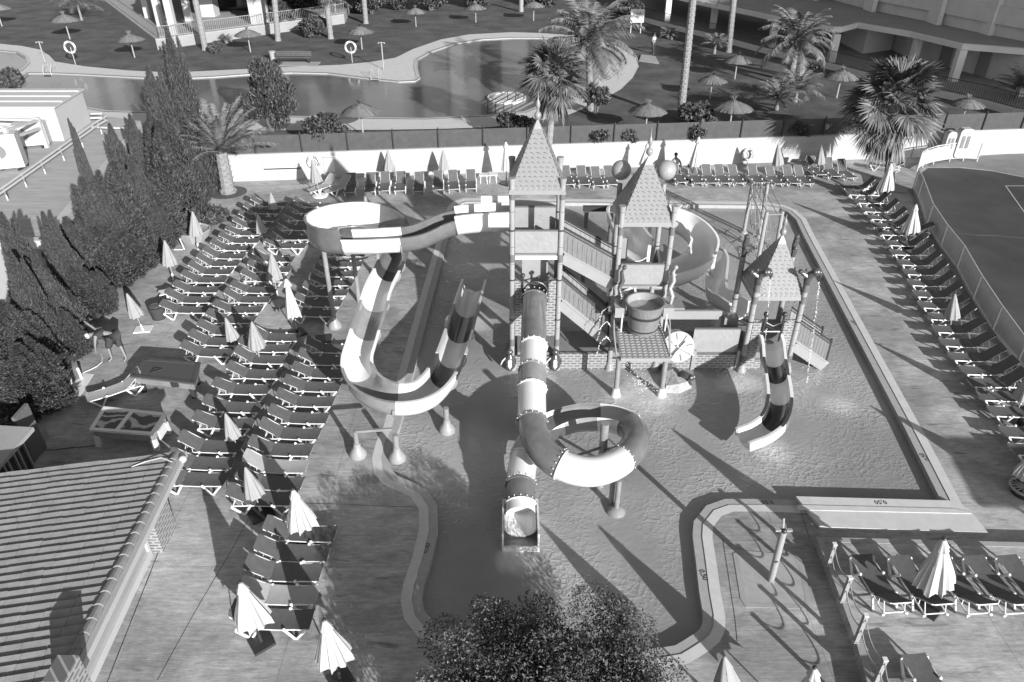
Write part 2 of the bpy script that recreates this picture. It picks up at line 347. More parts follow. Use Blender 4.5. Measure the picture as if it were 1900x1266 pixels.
# depth marks
def text(s, px, py, rot, size, z=.01, m=M_band, nm='depth_mark', label=None, zsc=1):
    cu = bpy.data.curves.new(nm, 'FONT'); cu.body = s; cu.size = size; cu.align_x = 'CENTER'; cu.align_y = 'CENTER'; cu.extrude = .001
    me_o = bpy.data.objects.new(nm, cu); col.objects.link(me_o); dg = bpy.context.evaluated_depsgraph_get(); me = bpy.data.meshes.new_from_object(me_o.evaluated_get(dg))
    bpy.data.objects.remove(me_o); me.materials.clear(); me.materials.append(m); o = bpy.data.objects.new(nm, me); col.objects.link(o); o.location = G(px, py, z); o.rotation_euler = (0, 0, rot); struct(o); return o
for a, b, r in ((1305.5,1067,R(-82)),(1424,931.5,R(180)),(1716,848,R(105)),(791,1017,R(78)),(1585,599,R(100))): text('0,50', a, b, r, .2, -.005, M_dark)
text('0,50', 1634, 932, R(180), .2, .106, M_dark)
# raised terrace
tp = xy([(1514,997),(1900,1007),(2300,1020),(2300,1400),(1640,1400),(1608,1262),(1588,1190),(1561,1115),(1536,1050)], .28)
struct(MB().prism(tp, 0, .28).build('raised_terrace', M_deck))
kb = offset(tp, .16); struct(MB().prism(tp, .28, .292, [kb]).build('terrace_edge', M_conc))
# upper level
WA = Vector((-16.2, 41.05)); WB = Vector((29.8, 45.9)); wd = (WB-WA).normalized(); wnrm = Vector((-wd.y, wd.x))
def W(s, off=0): p = WA+wd*s+wnrm*off; return (p.x, p.y)
up_out = xy([(-200,75),(0,82),(40,86),(75,93),(92,104),(102,115),(158,124),(237,131.6),(316,135.5),(395,132),(474,128),(560,124),(634,121),(687,116),(734,108),(766,92),(818,74),(871,64.5),(950,60.5),(1000,62),(1058,66),(1110,74),(1150,89),(1179,108),(1185,124),(1174,145),(1153,166),(1131,179),(1100,196),(1055,214),(985,228),(910,237),(826,240),(713,242),(529,243),(400,241),(200,236),(30,206),(-50,180),(-200,165)], ZU)
up_in = xy([(40,147),(53,137),(100,137),(158,139.5),(263,145),(316,147),(395,143.5),(470,138),(542,135.5),(608,137),(687,147),(739.5,152.6),(771,151),(780,145),(775,126),(776,110.5),(800,97),(845,81.6),(897,73.7),(950,71),(1000,71),(1045,73.7),(1097,79),(1137,97),(1153,113),(1150,126),(1124,147),(1097,155),(1060,172),(1010,192),(970,208),(897,214.5),(792,220),(634,218),(537,216),(420,212),(200,206),(60,182),(38,162)], ZU)
up_l = xy([(-150,92),(0,95),(30,98),(46,107),(49,118),(36,131),(12,143),(-150,152)], ZU)
lawn = [W(-200, .05), W(220, .05), W(220, 500), W(-200, 500)]
struct(MB().prism(lawn, None, ZU, [up_out]).build('lawn', M_grass))
def ofs2(p, d): return offset(p, d)
struct(MB().prism(up_out, None, ZU+.03, [ofs2(up_in, -.32), ofs2(up_l, -.32)]).build('upper_pool_surround', M_cop1))
rim = MB().prism(ofs2(up_in, -.32), None, ZU+.06, [ofs2(up_in, -.1)]); rim.prism(ofs2(up_l, -.32), None, ZU+.06, [ofs2(up_l, -.1)]); struct(rim.build('upper_pool_rim', M_white))
r2 = MB()
for pl in (up_in, up_l):
    r2.prism(ofs2(pl, -.1), None, ZU+.035, [pl])
    for i in range(len(pl)):
        a, b = pl[i], pl[(i+1) % len(pl)]; r2.add([(a[0],a[1],ZU+.035),(b[0],b[1],ZU+.035),(b[0],b[1],ZU-1.3),(a[0],a[1],ZU-1.3)], [(0,1,2,3)])
struct(r2.build('upper_pool_edge', M_cop2, rnd=True))
uw = MB().prism(ofs2(up_in, -.01), None, ZU-.06); uw.prism(ofs2(up_l, -.01), None, ZU-.06); struct(uw.build('upper_pool_water', M_water2))
isl = [(940+36*math.cos(t)*1.0, 180+10.5*math.sin(t)) for t in [i*2*PI/24 for i in range(24)]]
isl_o = xy(isl, ZU+.1); t_ = MB().prism(isl_o, ZU-1, ZU+.1); struct(t_.build('pool_island', M_cop1)); struct(MB().prism(offset(isl_o, .25), ZU+.1, ZU+.16, [offset(isl_o, .5)]).build('pool_island_rim', M_white))
st = MB()
for k in range(4):
    a = G(905+17*k, 208-1*k, ZU); b = G(943+15*k, 188, ZU); st.beam((a.x, a.y, ZU-.03), (b.x, b.y, ZU-.03), .16, .07)
struct(st.build('pool_steps', M_concd))
# sport court and path
struct(MB().prism(xy([(1704,326),(1722,312),(1780,312),(1840,318),(1900,330),(2300,400),(2900,900),(2600,1000),(2000,800),(1895,668),(1843,610),(1806,552),(1776,496),(1747,456),(1722,414)]), None, .008).build('sport_court', M_court))
cl = MB()
for a, b in (((1866,345),(2000,345)),((1866,345),(1912,410)),((1912,410),(2100,560))):
    p, q = G(*a, .012), G(*b, .012); cl.beam(p, q, .06, .004)
struct(cl.build('court_markings', M_line))
ck = MB(); ck.tube([G(a, b, .009) for a, b in ((1775,433),(1810,437),(1850,438),(1905,443),(2000,449))], .04, 4); struct(ck.build('court_crack', M_dark))
struct(MB().prism(xy([(1716,300),(1900,283),(2400,260),(2400,420),(1900,328),(1840,316),(1780,310),(1724,310)]), None, .005).build('path', M_concd))

# ---------------------------------------------------------------- boundary wall and netting
wr = thing('boundary_wall', 'long whitewashed retaining wall behind the sunbeds', 'wall', (W(0)[0], W(0)[1], 0))
def wallbox(s0, s1, o0, o1, z0, z1):
    return MB().prism([W(s0, o0), W(s1, o0), W(s1, o1), W(s0, o1)], z0, z1)
wallbox(-60, 62, 0, .22, -.1, 1.56).build('wall', M_wall, wr)
wallbox(-60, 62, -.02, .24, 1.56, 1.6).build('wall_cap', M_conc, wr)
fr_ = thing('netting_fence', 'dark green netting fence on posts along the wall top', 'fence', (W(0)[0], W(0)[1], 1.6))
k = -14.0; i = 0
while k < 60:
    x, y = W(k, .12); MB().cyl((x, y-.05, 1.6), (x, y-.05, 2.75), .045, n=8).build('fence_post', M_dark, fr_)
    pm = MB(); a, b = W(k+.03, .12), W(k+2.57, .12)
    for q in range(6):
        s0, s1 = q/6, (q+1)/6; z = 2.62-.05*math.sin(PI*(q+.5)/6)*random.uniform(.5, 1.5)
        pm.add([(a[0]+(b[0]-a[0])*s0, a[1]+(b[1]-a[1])*s0, 1.62), (a[0]+(b[0]-a[0])*s1, a[1]+(b[1]-a[1])*s1, 1.62), (a[0]+(b[0]-a[0])*s1, a[1]+(b[1]-a[1])*s1, 2.6), (a[0]+(b[0]-a[0])*s0, a[1]+(b[1]-a[1])*s0, 2.6)], [(0,1,2,3)])
    pm.build('netting', M_mesh, fr_, rnd=True); k += 2.6; i += 1
# white court fence
fp = [(1694,352),(1702,368),(1718.5,418),(1744,459),(1774,499),(1804,556),(1840,615),(1884,680),(1940,760)]
fw = thing('white_court_fence', 'white post and netting fence beside the dark sports court', 'fence', G(1744, 459))
tops = []
for a, b in fp:
    p = G(a, b); t = p+Vector((0, 0, 1.15)); tops.append(t); MB().cyl(p, t, .045, n=8).build('post', M_white, fw)
for i in range(len(fp)-1):
    p, q = G(*fp[i]), G(*fp[i+1]); MB().add([p+Vector((0,0,.04)), q+Vector((0,0,.04)), q+Vector((0,0,1.12)), p+Vector((0,0,1.12))], [(0,1,2,3)]).build('netting', M_mesh2, fw, rnd=True)
MB().tube(tops, .03, 6).build('top_rail', M_white, fw)
fb = MB()
for i in range(len(fp)-1): fb.beam(G(*fp[i])+Vector((.0,0,.05)), G(*fp[i+1])+Vector((0,0,.05)), .14, .1)
fb.build('kerb', M_conc, fw)
# curved gate fence
gp = [(1694,352),(1701,318),(1711,311),(1731,305),(1761,300),(1786,299),(1812,300)]
gf = thing('white_gate_fence', 'curved white railing in front of the two wall notice boards', 'fence', G(1761, 300)); tps = []
for a, b in gp[1:]:
    p = G(a, b); tps.append(p+Vector((0,0,1.15))); MB().cyl(p, tps[-1], .045, n=8).build('post', M_white, gf)
MB().tube(tps, .035, 6).build('top_rail', M_white, gf); MB().tube([t-Vector((0,0,.95)) for t in tps], .035, 6).build('bottom_rail', M_white, gf)
for i in range(len(tps)-1): MB().add([tps[i]-Vector((0,0,.95)), tps[i+1]-Vector((0,0,.95)), tps[i+1]-Vector((0,0,.1)), tps[i]-Vector((0,0,.1))], [(0,1,2,3)]).build('netting', M_mesh2, gf, rnd=True)
# notice boards (rounded white frames with dark windows)
def capsule_board(px0, px1, py0, py1, label):
    s0 = None; Y = 45.0
    a = V(px0, py1, Y); b = V(px1, py1, Y); c = V(px0, py0, Y); z0, z1 = .25, c.z; x0, x1 = a.x, b.x
    r = thing('notice_board', label, 'notice board', ((x0+x1)/2, Y, 0)); pr = []
    wdt, h = x1-x0, z1-z0; rr = .22
    for cx, cz, t0 in ((x1-rr, z1-rr, 0), (x0+rr, z1-rr, 90), (x0+rr, z0+rr, 180), (x1-rr, z0+rr, 270)):
        for k in range(5): t = R(t0+k*22.5); pr.append((cx+rr*math.cos(t), cz+rr*math.sin(t)))
    m = MB(); nn = len(pr)
    m.add([(x, Y-.45, z) for x, z in pr]+[(x, Y, z) for x, z in pr], [tuple(range(nn))]+[tuple(range(2*nn-1, nn-1, -1))]+[(i, (i+1) % nn, nn+(i+1) % nn, nn+i) for i in range(nn)])
    m.build('housing', M_white, r)
    for q in (.2, .58): MB().box((x0+wdt*(q+.12), Y-.46, z0+h*.55), (wdt*.24, .03, h*.42)).build('window', M_concd, r)
capsule_board(1742, 1758, 241, 283, 'white rounded notice board close to the fan palm'); capsule_board(1764, 1788, 236, 283, 'white rounded notice board at the right of the pair')

# ---------------------------------------------------------------- buildings
def zprism(pxs, zpx, z0, z1): return MB().prism(xy(pxs, zpx), z0, z1)
# right hand apartment building behind the lawn
kx = [(1150,22),(1197,33),(1242,45),(1321,63),(1400,84),(1463,100),(1558,122),(1610,135.5),(1700,158),(1831,187),(1881,201),(2000,225)]
kp = [G(a, b, 1.95) for a, b in kx]
B1 = thing('apartment_building', 'long pale apartment building with arcade and balcony slab at top right', 'building', (kp[5].x, kp[5].y, 1.5))
m = MB()
for i in range(len(kp)-1): m.beam(kp[i]-Vector((0,0,.22)), kp[i+1]-Vector((0,0,.22)), .25, .45)
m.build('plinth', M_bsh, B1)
m = MB()
for i in range(len(kp)-1):
    p, q = kp[i], kp[i+1]; L_ = (q-p).length; nb = max(int(L_/.16), 2)
    for k in range(nb):
        c = p+(q-p)*k/nb; m.beam(c, c+Vector((0,0,.95)), .025, .025)
    m.beam(p+Vector((0,0,.95)), q+Vector((0,0,.95)), .04, .04); m.beam(p+Vector((0,0,.1)), q+Vector((0,0,.1)), .03, .03)
m.build('railing', M_dark, B1)
fl = [(p.x, p.y+.1) for p in kp]; fl2 = [(p.x+2, p.y+22) for p in kp[::-1]]
MB().prism(fl+fl2, 1.52, 1.9).build('arcade_floor', M_bwall, B1)
SZ = 4.05
sx = [(1190,-25),(1290,0),(1400,22),(1470,38),(1547,51),(1563,51),(1592,43),(1689,59),(1787,82),(1900,91),(2100,112)]
sp_ = xy(sx, SZ+.4); back = [(p[0]+3, p[1]+16) for p in sp_[::-1]]
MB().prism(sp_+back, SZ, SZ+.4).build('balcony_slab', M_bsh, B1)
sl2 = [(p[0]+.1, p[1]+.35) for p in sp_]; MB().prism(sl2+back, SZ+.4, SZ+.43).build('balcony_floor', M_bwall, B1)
for bx, by in ((1237,42),(1322,53),(1431,88),(1541,116),(1691,122),(1768,150),(1893,178)):
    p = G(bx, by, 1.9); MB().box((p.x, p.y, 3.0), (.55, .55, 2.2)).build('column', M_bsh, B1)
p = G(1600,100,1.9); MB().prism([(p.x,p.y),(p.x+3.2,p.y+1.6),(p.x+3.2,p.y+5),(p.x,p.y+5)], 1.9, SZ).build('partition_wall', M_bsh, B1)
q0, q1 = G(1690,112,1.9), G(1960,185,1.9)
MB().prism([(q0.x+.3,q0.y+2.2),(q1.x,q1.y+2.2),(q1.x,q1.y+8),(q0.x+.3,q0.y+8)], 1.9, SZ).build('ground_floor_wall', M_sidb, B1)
for t in (.35, .62): 
    pp = Vector((q0.x,q0.y+2.2,0)).lerp(Vector((q1.x,q1.y+2.2,0)), t); MB().box((pp.x, pp.y-.02, 2.9), (1.0, .06, 1.9), math.atan2(q1.y-q0.y, q1.x-q0.x)).build('door', M_bwall, B1)
bw0, bw1 = G(1240,10,1.9), G(1640,60,1.9); MB().prism([(bw0.x-12,bw0.y+15),(bw1.x+4,bw1.y+8),(bw1.x+4,bw1.y+20),(bw0.x-12,bw0.y+20)], 1.9, SZ).build('back_wall', M_bwall, B1)
fx = xy([(1440,-26),(1526,-4),(1630,24),(1740,46),(1830,66),(1920,84),(2100,120)], SZ+.43); fxd = (Vector(fx[-1])-Vector(fx[0])).normalized()
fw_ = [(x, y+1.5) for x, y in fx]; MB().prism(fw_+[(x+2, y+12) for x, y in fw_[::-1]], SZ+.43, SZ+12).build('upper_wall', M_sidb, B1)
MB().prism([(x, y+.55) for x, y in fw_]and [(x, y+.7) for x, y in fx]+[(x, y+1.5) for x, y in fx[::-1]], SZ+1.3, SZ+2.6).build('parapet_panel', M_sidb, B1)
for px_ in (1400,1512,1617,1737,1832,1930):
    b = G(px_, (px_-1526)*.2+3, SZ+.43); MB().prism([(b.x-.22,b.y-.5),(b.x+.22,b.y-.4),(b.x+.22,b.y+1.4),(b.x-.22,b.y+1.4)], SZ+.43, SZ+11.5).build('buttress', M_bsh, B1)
for px_ in (1680,1785,1870):
    b = G(px_, (px_-1526)*.2+3, SZ+.43); f = MB().box((b.x+.6, b.y+.72, SZ+4.3), (2.1, .16, 2.3), math.atan2(fxd.y, fxd.x)).build('window_frame', M_white, B1); MB().box((b.x+.6, b.y+.68, SZ+4.3), (1.8, .14, 2.0), math.atan2(fxd.y, fxd.x)).build('window_pane', M_glassd, f)
# left hand villa with veranda
cn = G(293,93,ZU); e1 = G(640,44,ZU); e0 = G(160,-14,ZU)
B2 = thing('veranda_house', 'white columned house on a raised plinth at top left', 'building', (cn.x, cn.y, ZU))
pl_ = [(cn.x,cn.y),(e1.x,e1.y),(e1.x-3,e1.y+26),(e0.x,e0.y+10),(e0.x,e0.y)]
MB().prism(pl_, ZU-.1, ZU+.85).build('plinth', M_bwall, B2); MB().prism(pl_, ZU+.85, ZU+.95, []).build('plinth_coping', M_conc, B2)
ZP = ZU+.95
m = MB()
for a, b in ((Vector((e0.x+.3,e0.y,ZP)), Vector((cn.x+.2,cn.y+.3,ZP))), (Vector((cn.x+.2,cn.y+.3,ZP)), Vector((e1.x,e1.y+.3,ZP)))):
    nb = int((b-a).length/.2)
    for k in range(nb+1): c = a.lerp(b, k/nb); m.beam(c, c+Vector((0,0,1.0)), .03, .03)
    for h in (.1, 1.0): m.beam(a+Vector((0,0,h)), b+Vector((0,0,h)), .045, .045)
m.build('railing', M_steel, B2)
def colm(px, py, wx, wy=None, name='column', z1=6.2, mm=None):
    p = G(px, py, ZP); wy = wy or wx; return MB().box((p.x, p.y+wy/2, (ZP+z1)/2), (wx, wy, z1-ZP)).build(name, mm or M_white, B2)
for a, b in ((274,34),(297,49),(322,66),(349,40)): colm(a, b, .6)
colm(478,45,1.35,2,'pier'); colm(494,42,.5)
colm(385,32,1.6,1.6,'planter_block', 4.2)
p0, p1 = G(250,12,ZP), G(640,22,ZP)
MB().prism([(p0.x,p0.y+6),(p1.x,p1.y+6),(p1.x,p1.y+14),(p0.x,p0.y+14)], ZP, 7).build('back_wall', M_concd, B2)
p = G(430,26,ZP); MB().box((p.x, p.y+2.5, ZP+1.3), (5.5, .2, 2.6)).build('dark_opening', M_glassd, B2)
a = G(300,55,ZP); MB().prism([(a.x-1,a.y-.4),(a.x+8.5,a.y+1.4),(a.x+8.5,a.y+20),(a.x-9,a.y+20)], 6.2, 6.6).build('veranda_roof', M_bwall, B2)
a = G(480,45,ZP); MB().prism([(a.x-2,a.y-.5),(a.x+9,a.y+.6),(a.x+9,a.y+20),(a.x-2,a.y+20)], 6.2, 6.6).build('roof', M_bwall, B2)
# flat roof building on the left with plant machinery
RZ = 3.0
fr2 = xy([(83,452),(270,226),(120,205),(-100,150),(-500,300),(-500,452)], RZ)
F1 = thing('flat_roof_building', 'grey flat-roofed building behind the cypress hedge', 'building', (fr2[0][0], fr2[0][1], 0))
MB().prism(fr2, 0, RZ-.01).build('wall', M_bwall, F1)
MB().prism(fr2, RZ-.01, RZ, []).build('roof_deck', M_roofdk, F1)
m = MB(); 
for i in (0, 5):
    a, b = fr2[i], fr2[(i+1) % 6]; m.beam((a[0],a[1],RZ+.02),(b[0],b[1],RZ+.02), .35, .35)
m.build('parapet', M_white, F1)
st_ = thing('outdoor_stair', 'pale stair flight beside the cypress hedge below the flat roof', 'stairs', G(40,540))
for k in range(3):
    a = G(28+6*k, 490+14*k, 2.1-.35*k); b = G(50+6*k, 470+14*k, 2.1-.35*k); MB().beam(a, b, .22, .14).build('step', M_white, st_)
MB().beam(G(30,500,1.2), G(62,548,.1), .12, .4).build('stringer', M_concd, st_)
# container on the roof
c0 = G(120,262,RZ); c1_ = G(169,226,RZ); ax = (c1_-c0).normalized(); ct = V(99,200,c0.y); hgt = ct.z-RZ
Lx = Vector((-1, .0, 0)); far = [c0, c1_, c1_+Lx*6, c0+Lx*6]
C1 = thing('roof_container', 'white plant container standing on the grey flat roof', 'container', tuple(c0))
MB().prism([(q.x, q.y) for q in far], RZ, RZ+hgt).build('container_body', M_white, C1)
MB().prism([(q.x+dx, q.y+dy) for q, (dx, dy) in zip(far, ((.12,-.1),(.12,.12),(-.1,.12),(-.1,-.1)))], RZ+hgt, RZ+hgt+.07).build('container_roof', M_white, C1)
m = MB()
for k in range(3):
    a = c0.lerp(c1_, .25+.3*k); m.beam((a.x+.1,a.y,RZ+hgt+.1),(a.x-6,a.y,RZ+hgt+.1), .08, .06)
m.build('roof_rib', M_white, C1)
# air conditioning plant under a white frame
for (px_, py_, s, lab) in ((66,271,(1.5,.75,1.1),'white air conditioner inside the white frame on the flat roof'),(28,312,(1.1,.8,1.6),'tall white air conditioner at the roof frame corner')):
    p = G(px_, py_, RZ); A = thing('air_conditioner', lab, 'air conditioner', tuple(p), 'air conditioners on the flat roof')
    MB().box((p.x, p.y, RZ+.12+s[2]/2), s, R(20)).build('housing', M_white, A)
    gr = MB(); gr.lathe((0,0,0), [(.34,0),(.34,.03),(.1,.03)], 16); gr.v = [(p.x-s[0]*.18+q[0], p.y-s[1]/2-.06-q[2], RZ+.15+s[2]/2+q[1]) for q in gr.v]; gr.build('fan_grille', M_concd, A)
    for sx_ in (-1, 1): MB().box((p.x+sx_*s[0]*.38, p.y, RZ+.06), (.1, s[1], .12)).build('foot', M_dark, A)
pf_ = [(36,312,14,236),(88,274,68,218)]
FR = thing('pipe_frame', 'white steel frame around the air conditioners on the flat roof', 'frame', G(36,312,RZ))
tt = []
for a, b, c, d in pf_:
    p = G(a, b, RZ); t = V(c, d, p.y); t.x = p.x; tt.append(t); MB().beam(p, t, .18, .18).build('post', M_white, FR)
for h in (.15, .55):
    MB().beam(tt[0]-Vector((0,0,h)), tt[1]-Vector((0,0,h)), .12, .12).build('crossbar', M_white, FR); MB().beam(tt[0]-Vector((0,0,h)), tt[0]-Vector((3,.3,h)), .12, .12).build('crossbar', M_white, FR); MB().beam(tt[1]-Vector((0,0,h)), tt[1]-Vector((3,-.3,h)), .12, .12).build('crossbar', M_white, FR)
PI_ = thing('roof_pipes', 'long pair of white pipes on brackets crossing the flat roof', 'pipes', G(100,290,RZ))
for dz, o_ in ((.25, 0), (.25, .35)):
    MB().tube([G(a, b+o_*22, RZ+dz) for a, b in ((-60,395),(0,352),(60,310),(120,268),(180,226),(197,216),(190,211),(168,212))], .055, 7).build('pipe', M_white, PI_)
for k in range(7):
    a, b = -30+35*k, 378-24.5*k; MB().beam(G(a, b-4, RZ+.12), G(a+8, b+14, RZ+.12), .06, .24).build('bracket', M_white, PI_)
P2_ = thing('roof_pipes', 'short white pipe run near the far roof edge', 'pipes', G(210,237,RZ))
MB().tube([G(170,236,RZ+.15), G(205,238,RZ+.15), G(240,238,RZ+.15)], .06, 7).build('pipe', M_white, P2_)
# tiled roof building, lower left
RA = thing('tiled_roof_building', 'low building with a grey tiled roof and white eave at lower left', 'building', (-9.5, 12, 0))
z_e = 2.3; E0, E1 = G(0,885,z_e), G(325,845,z_e); xd = (E1-E0).normalized(); yd = Vector((xd.y, -xd.x, 0))
nC = 33; dC = .245; slope = .10
def rp(u, vv, dz=0): # u along eave leftwards from E1, vv toward camera
    return Vector((E1.x, E1.y, z_e))-xd*u+Vector((.113,-1,0)).normalized()*vv+Vector((0,0,vv*slope+dz))
m = MB()
rr_ = random.Random(3)
for c in range(nC):
    y0, y1 = c*dC, (c+1)*dC; u = .0; 
    while u < 8:
        wdt = .46+rr_.uniform(-.05,.05); j = rr_.uniform(-.010,.010)+.010*math.sin(u*2.2); t0 = rr_.uniform(-.004,.006)
        a, b = rp(u, y0-.03+j, .10+t0), rp(u+wdt-.008, y0-.03+j, .10+t0); c_, d_ = rp(u+wdt-.008, y1+.03, .012), rp(u, y1+.03, .012)
        dn = Vector((0,0,.09)); m.add([a, b, c_, d_, a-dn, b-dn, c_-dn*.3, d_-dn*.3], [(0,1,2,3),(0,4,5,1),(0,3,7,4),(1,5,6,2),(2,6,7,3)]); u += wdt
m.build('roof_tiles', M_tile, RA, rnd=False)
m = MB()
a, b, c_, d_ = rp(.02,.02,-.02), rp(9,.02,-.02), rp(9,nC*dC,-.02), rp(.02,nC*dC,-.02); m.add([a,b,c_,d_, a-Vector((0,0,.18)), b-Vector((0,0,.18)), c_-Vector((0,0,.18)), d_-Vector((0,0,.18))], [(0,1,2,3),(0,4,5,1),(1,5,6,2),(2,6,7,3),(3,7,4,0),(7,6,5,4)]); m.build('roof_deck', M_concd, RA)
m = MB(); k = 0
while k < nC*dC-.3:
    p, q = rp(-.05, k, .03), rp(-.05, k+.36, .05); m.cyl(p, q+Vector((0,0,.006)), .102, .108, 10); k += .345
m.build('cap_tiles', M_tile, RA)
MB().beam(rp(-.22,-.05,-.02), rp(-.22,nC*dC,-.02), .12, .16).build('eave_trim', M_white, RA)
w0, w1 = G(279,1030), G(171,1264); w2 = w1+(w1-w0)*1.5
MB().prism([(w0.x,w0.y),(w2.x,w2.y),(w2.x-8,w2.y),(w0.x-8,w0.y+.3)], 0, 2.25).build('wall', M_bwall, RA)
m = MB(); m.beam((w0.x+.03,w0.y,.12),(w2.x+.03,w2.y,.12), .08, .24); m.beam((w0.x+.02,w0.y-.05,0),(w0.x+.02,w0.y-.05,2.2), .1, .1); m.build('skirting', M_white, RA)
bb = G(293,1012); MB().box((bb.x, bb.y+.2, .95), (.5,.9,1.9)).build('brick_pier', M_brick, RA)
cp = V(112,1240,7.6); MB().box((cp.x, 7.6, cp.z-1), (.36,.5,2.0)).build('chimney', M_brick, RA)
m = MB(); m.tube([rp(5.3,.62,.09), rp(4.9,.66,.1), rp(4.5,.9,.1)], .02, 5); m.build('loose_cable', M_white, RA)
m = MB(); m.tube([rp(.9,.42,.09), rp(.6,.3,.12), rp(.2,.32,.2), rp(-.1,.5,.15)], .018, 5); m.sphere(tuple(rp(-.28,.3,.05)), .1, 10, 6); m.build('loose_cable', M_white, RA)
# kiosk
KZ = 1.75
K = thing('kiosk', 'small bar kiosk with a pale canopy at the left edge', 'kiosk', G(60,880))
kc = xy([(62,793),(-60,786),(-60,940),(0,862)], KZ); MB().prism(kc, KZ-.12, KZ).build('canopy', M_conc, K)
kb_ = [G(82,868), G(-40,868)]; 
MB().prism(xy([(56,812),(-40,805),(-40,890),(10,868)], KZ-.12)and [(kc[0][0]-.35,kc[0][1]-.15),(kc[1][0],kc[1][1]-.15),(kc[2][0],kc[2][1]),(kc[3][0]-.3,kc[3][1])], 0, KZ-.12).build('body', M_cloth, K)
for t in (.12,.3,.42,.6,.72,.9):
    a = Vector((*kc[0],0)).lerp(Vector((*kc[3],0)), t); MB().box((a.x-.3, a.y-.05, .85), (.06,.06,1.6)).build('frame_bar', M_steel, K)
a = G(85,850); MB().box((a.x-.28, a.y+.15, .85), (.1,.7,1.7)).build('side_panel', M_band, K)

# unseen blocks and sheet added to darken pool reflections and cast shade at right
def block(name, label, pl, z0, z1, fl=3.0):
    t = thing(name, label, 'building', (pl[0][0], pl[0][1], z0)); MB().prism(pl, z0, z1).build('wall', mat('unseen_block_wall', .16, .85, .2, .1, .3), t)
    a, b_ = Vector((*pl[0], 0)), Vector((*pl[1], 0)); d = (b_-a); L_ = d.length; d.normalize(); nrm = Vector((d.y, -d.x, 0)); rs = random.Random(int(L_)); x = 2
    while x < L_-3:
        wd_ = rs.uniform(1.2, 3.4); c = a+d*(x+wd_/2)+nrm*.3; MB().beam(c+Vector((0,0,z0)), c+Vector((0,0,z1-rs.uniform(0,9))), wd_, .6).build('wall_bay', M_bwall if rs.random() < .3 else M_glassd, t); x += wd_+rs.uniform(1, 5)
    return t
block('unseen_block', 'unseen block added far beyond the lawn to darken pool reflections', [(-70,128),(-28,128),(-28,142),(-70,142)], 1.5, 34)
block('unseen_block', 'second unseen block added far beyond the lawn to darken pool reflections', [(-18,124),(14,124),(14,140),(-18,140)], 1.5, 30)
block('unseen_block', 'third unseen block added far beyond the lawn to darken pool reflections', [(22,130),(60,118),(64,132),(26,144)], 1.5, 36)
block('unseen_block', 'unseen tall block added right of the picture to shade the far corner', [(62,0),(96,-26),(104,-16),(70,10)], 0, 34)  # added out of view so its shadow covers the far right building
aw = thing('unseen_shade_caster', 'unseen flat sheet added right of the picture to shade the paving', 'shade caster', (23,6,0)); MB().prism([(19.7,7.75),(19.25,4.9),(29,4.9),(29,7.75)], 3.95, 4.05).build('shade_sheet', M_canv, aw)  # added out of view, outline shaped to cast the near right shadow
for x, y in ((20,5.2),(20.2,7.4),(28.6,5.2),(28.6,7.4)): MB().cyl((x,y,0),(x,y,3.95), .06, n=8).build('post', M_steel, aw)

dr = MB(); p0, p1 = G(302,1004), G(150,1390); d_ = (p1-p0).normalized(); L_ = (p1-p0).length; k = 0
dr.beam(p0+Vector((0,0,.0)), p1+Vector((0,0,.0)), .018, .01); struct(dr.build('drain_channel', M_dark)); dr = MB()
while k < L_: dr.beam(p0+d_*k+Vector((.03,0,.004)), p0+d_*min(k+.45, L_)+Vector((.03,0,.004)), .025, .012); k += 1.05
struct(dr.build('drain_grating', M_conc))
for (pl_, nm) in (([(465,955),(430,1020),(362,1135),(292,1262)], 'slab_joint'), ([(940,945),(900,943),(760,941),(640,935),(560,938)], 'slab_joint'), ([(1341,1000),(1352,1070),(1364,1150),(1368,1190)], 'slab_joint'), ([(1484,945),(1494,975),(1503,1002)], 'slab_joint')):
    if pl_[0][0] == 940: pl_ = [(772,941),(700,939),(640,936),(560,934)]
    m = MB(); m.tube([G(*q, .003) for q in pl_], .006, 4); struct(m.build(nm, M_dark))
# ================================================================ VEGETATION
def leaf_mesh(P, A, B, name):
    """P centres, A half long axis, B half short axis (numpy n x 3): pointed leaf quads"""
    n = len(P); v = np.empty((n*4, 3)); v[0::4] = P-A; v[1::4] = P+B; v[2::4] = P+A; v[3::4] = P-B
    me = bpy.data.meshes.new(name); me.vertices.add(n*4); me.vertices.foreach_set('co', v.ravel()); me.loops.add(n*4); me.loops.foreach_set('vertex_index', np.arange(n*4)); me.polygons.add(n); me.polygons.foreach_set('loop_start', np.arange(0, n*4, 4)); me.polygons.foreach_set('loop_total', np.full(n, 4)); me.update(calc_edges=True); return me
def rnd_dirs(rs, n):
    d = rs.normal(size=(n, 3)); return d/np.linalg.norm(d, axis=1)[:, None]
def perp(rs, A):
    q = np.cross(A, rnd_dirs(rs, len(A))); return q/np.maximum(np.linalg.norm(q, axis=1)[:, None], 1e-6)
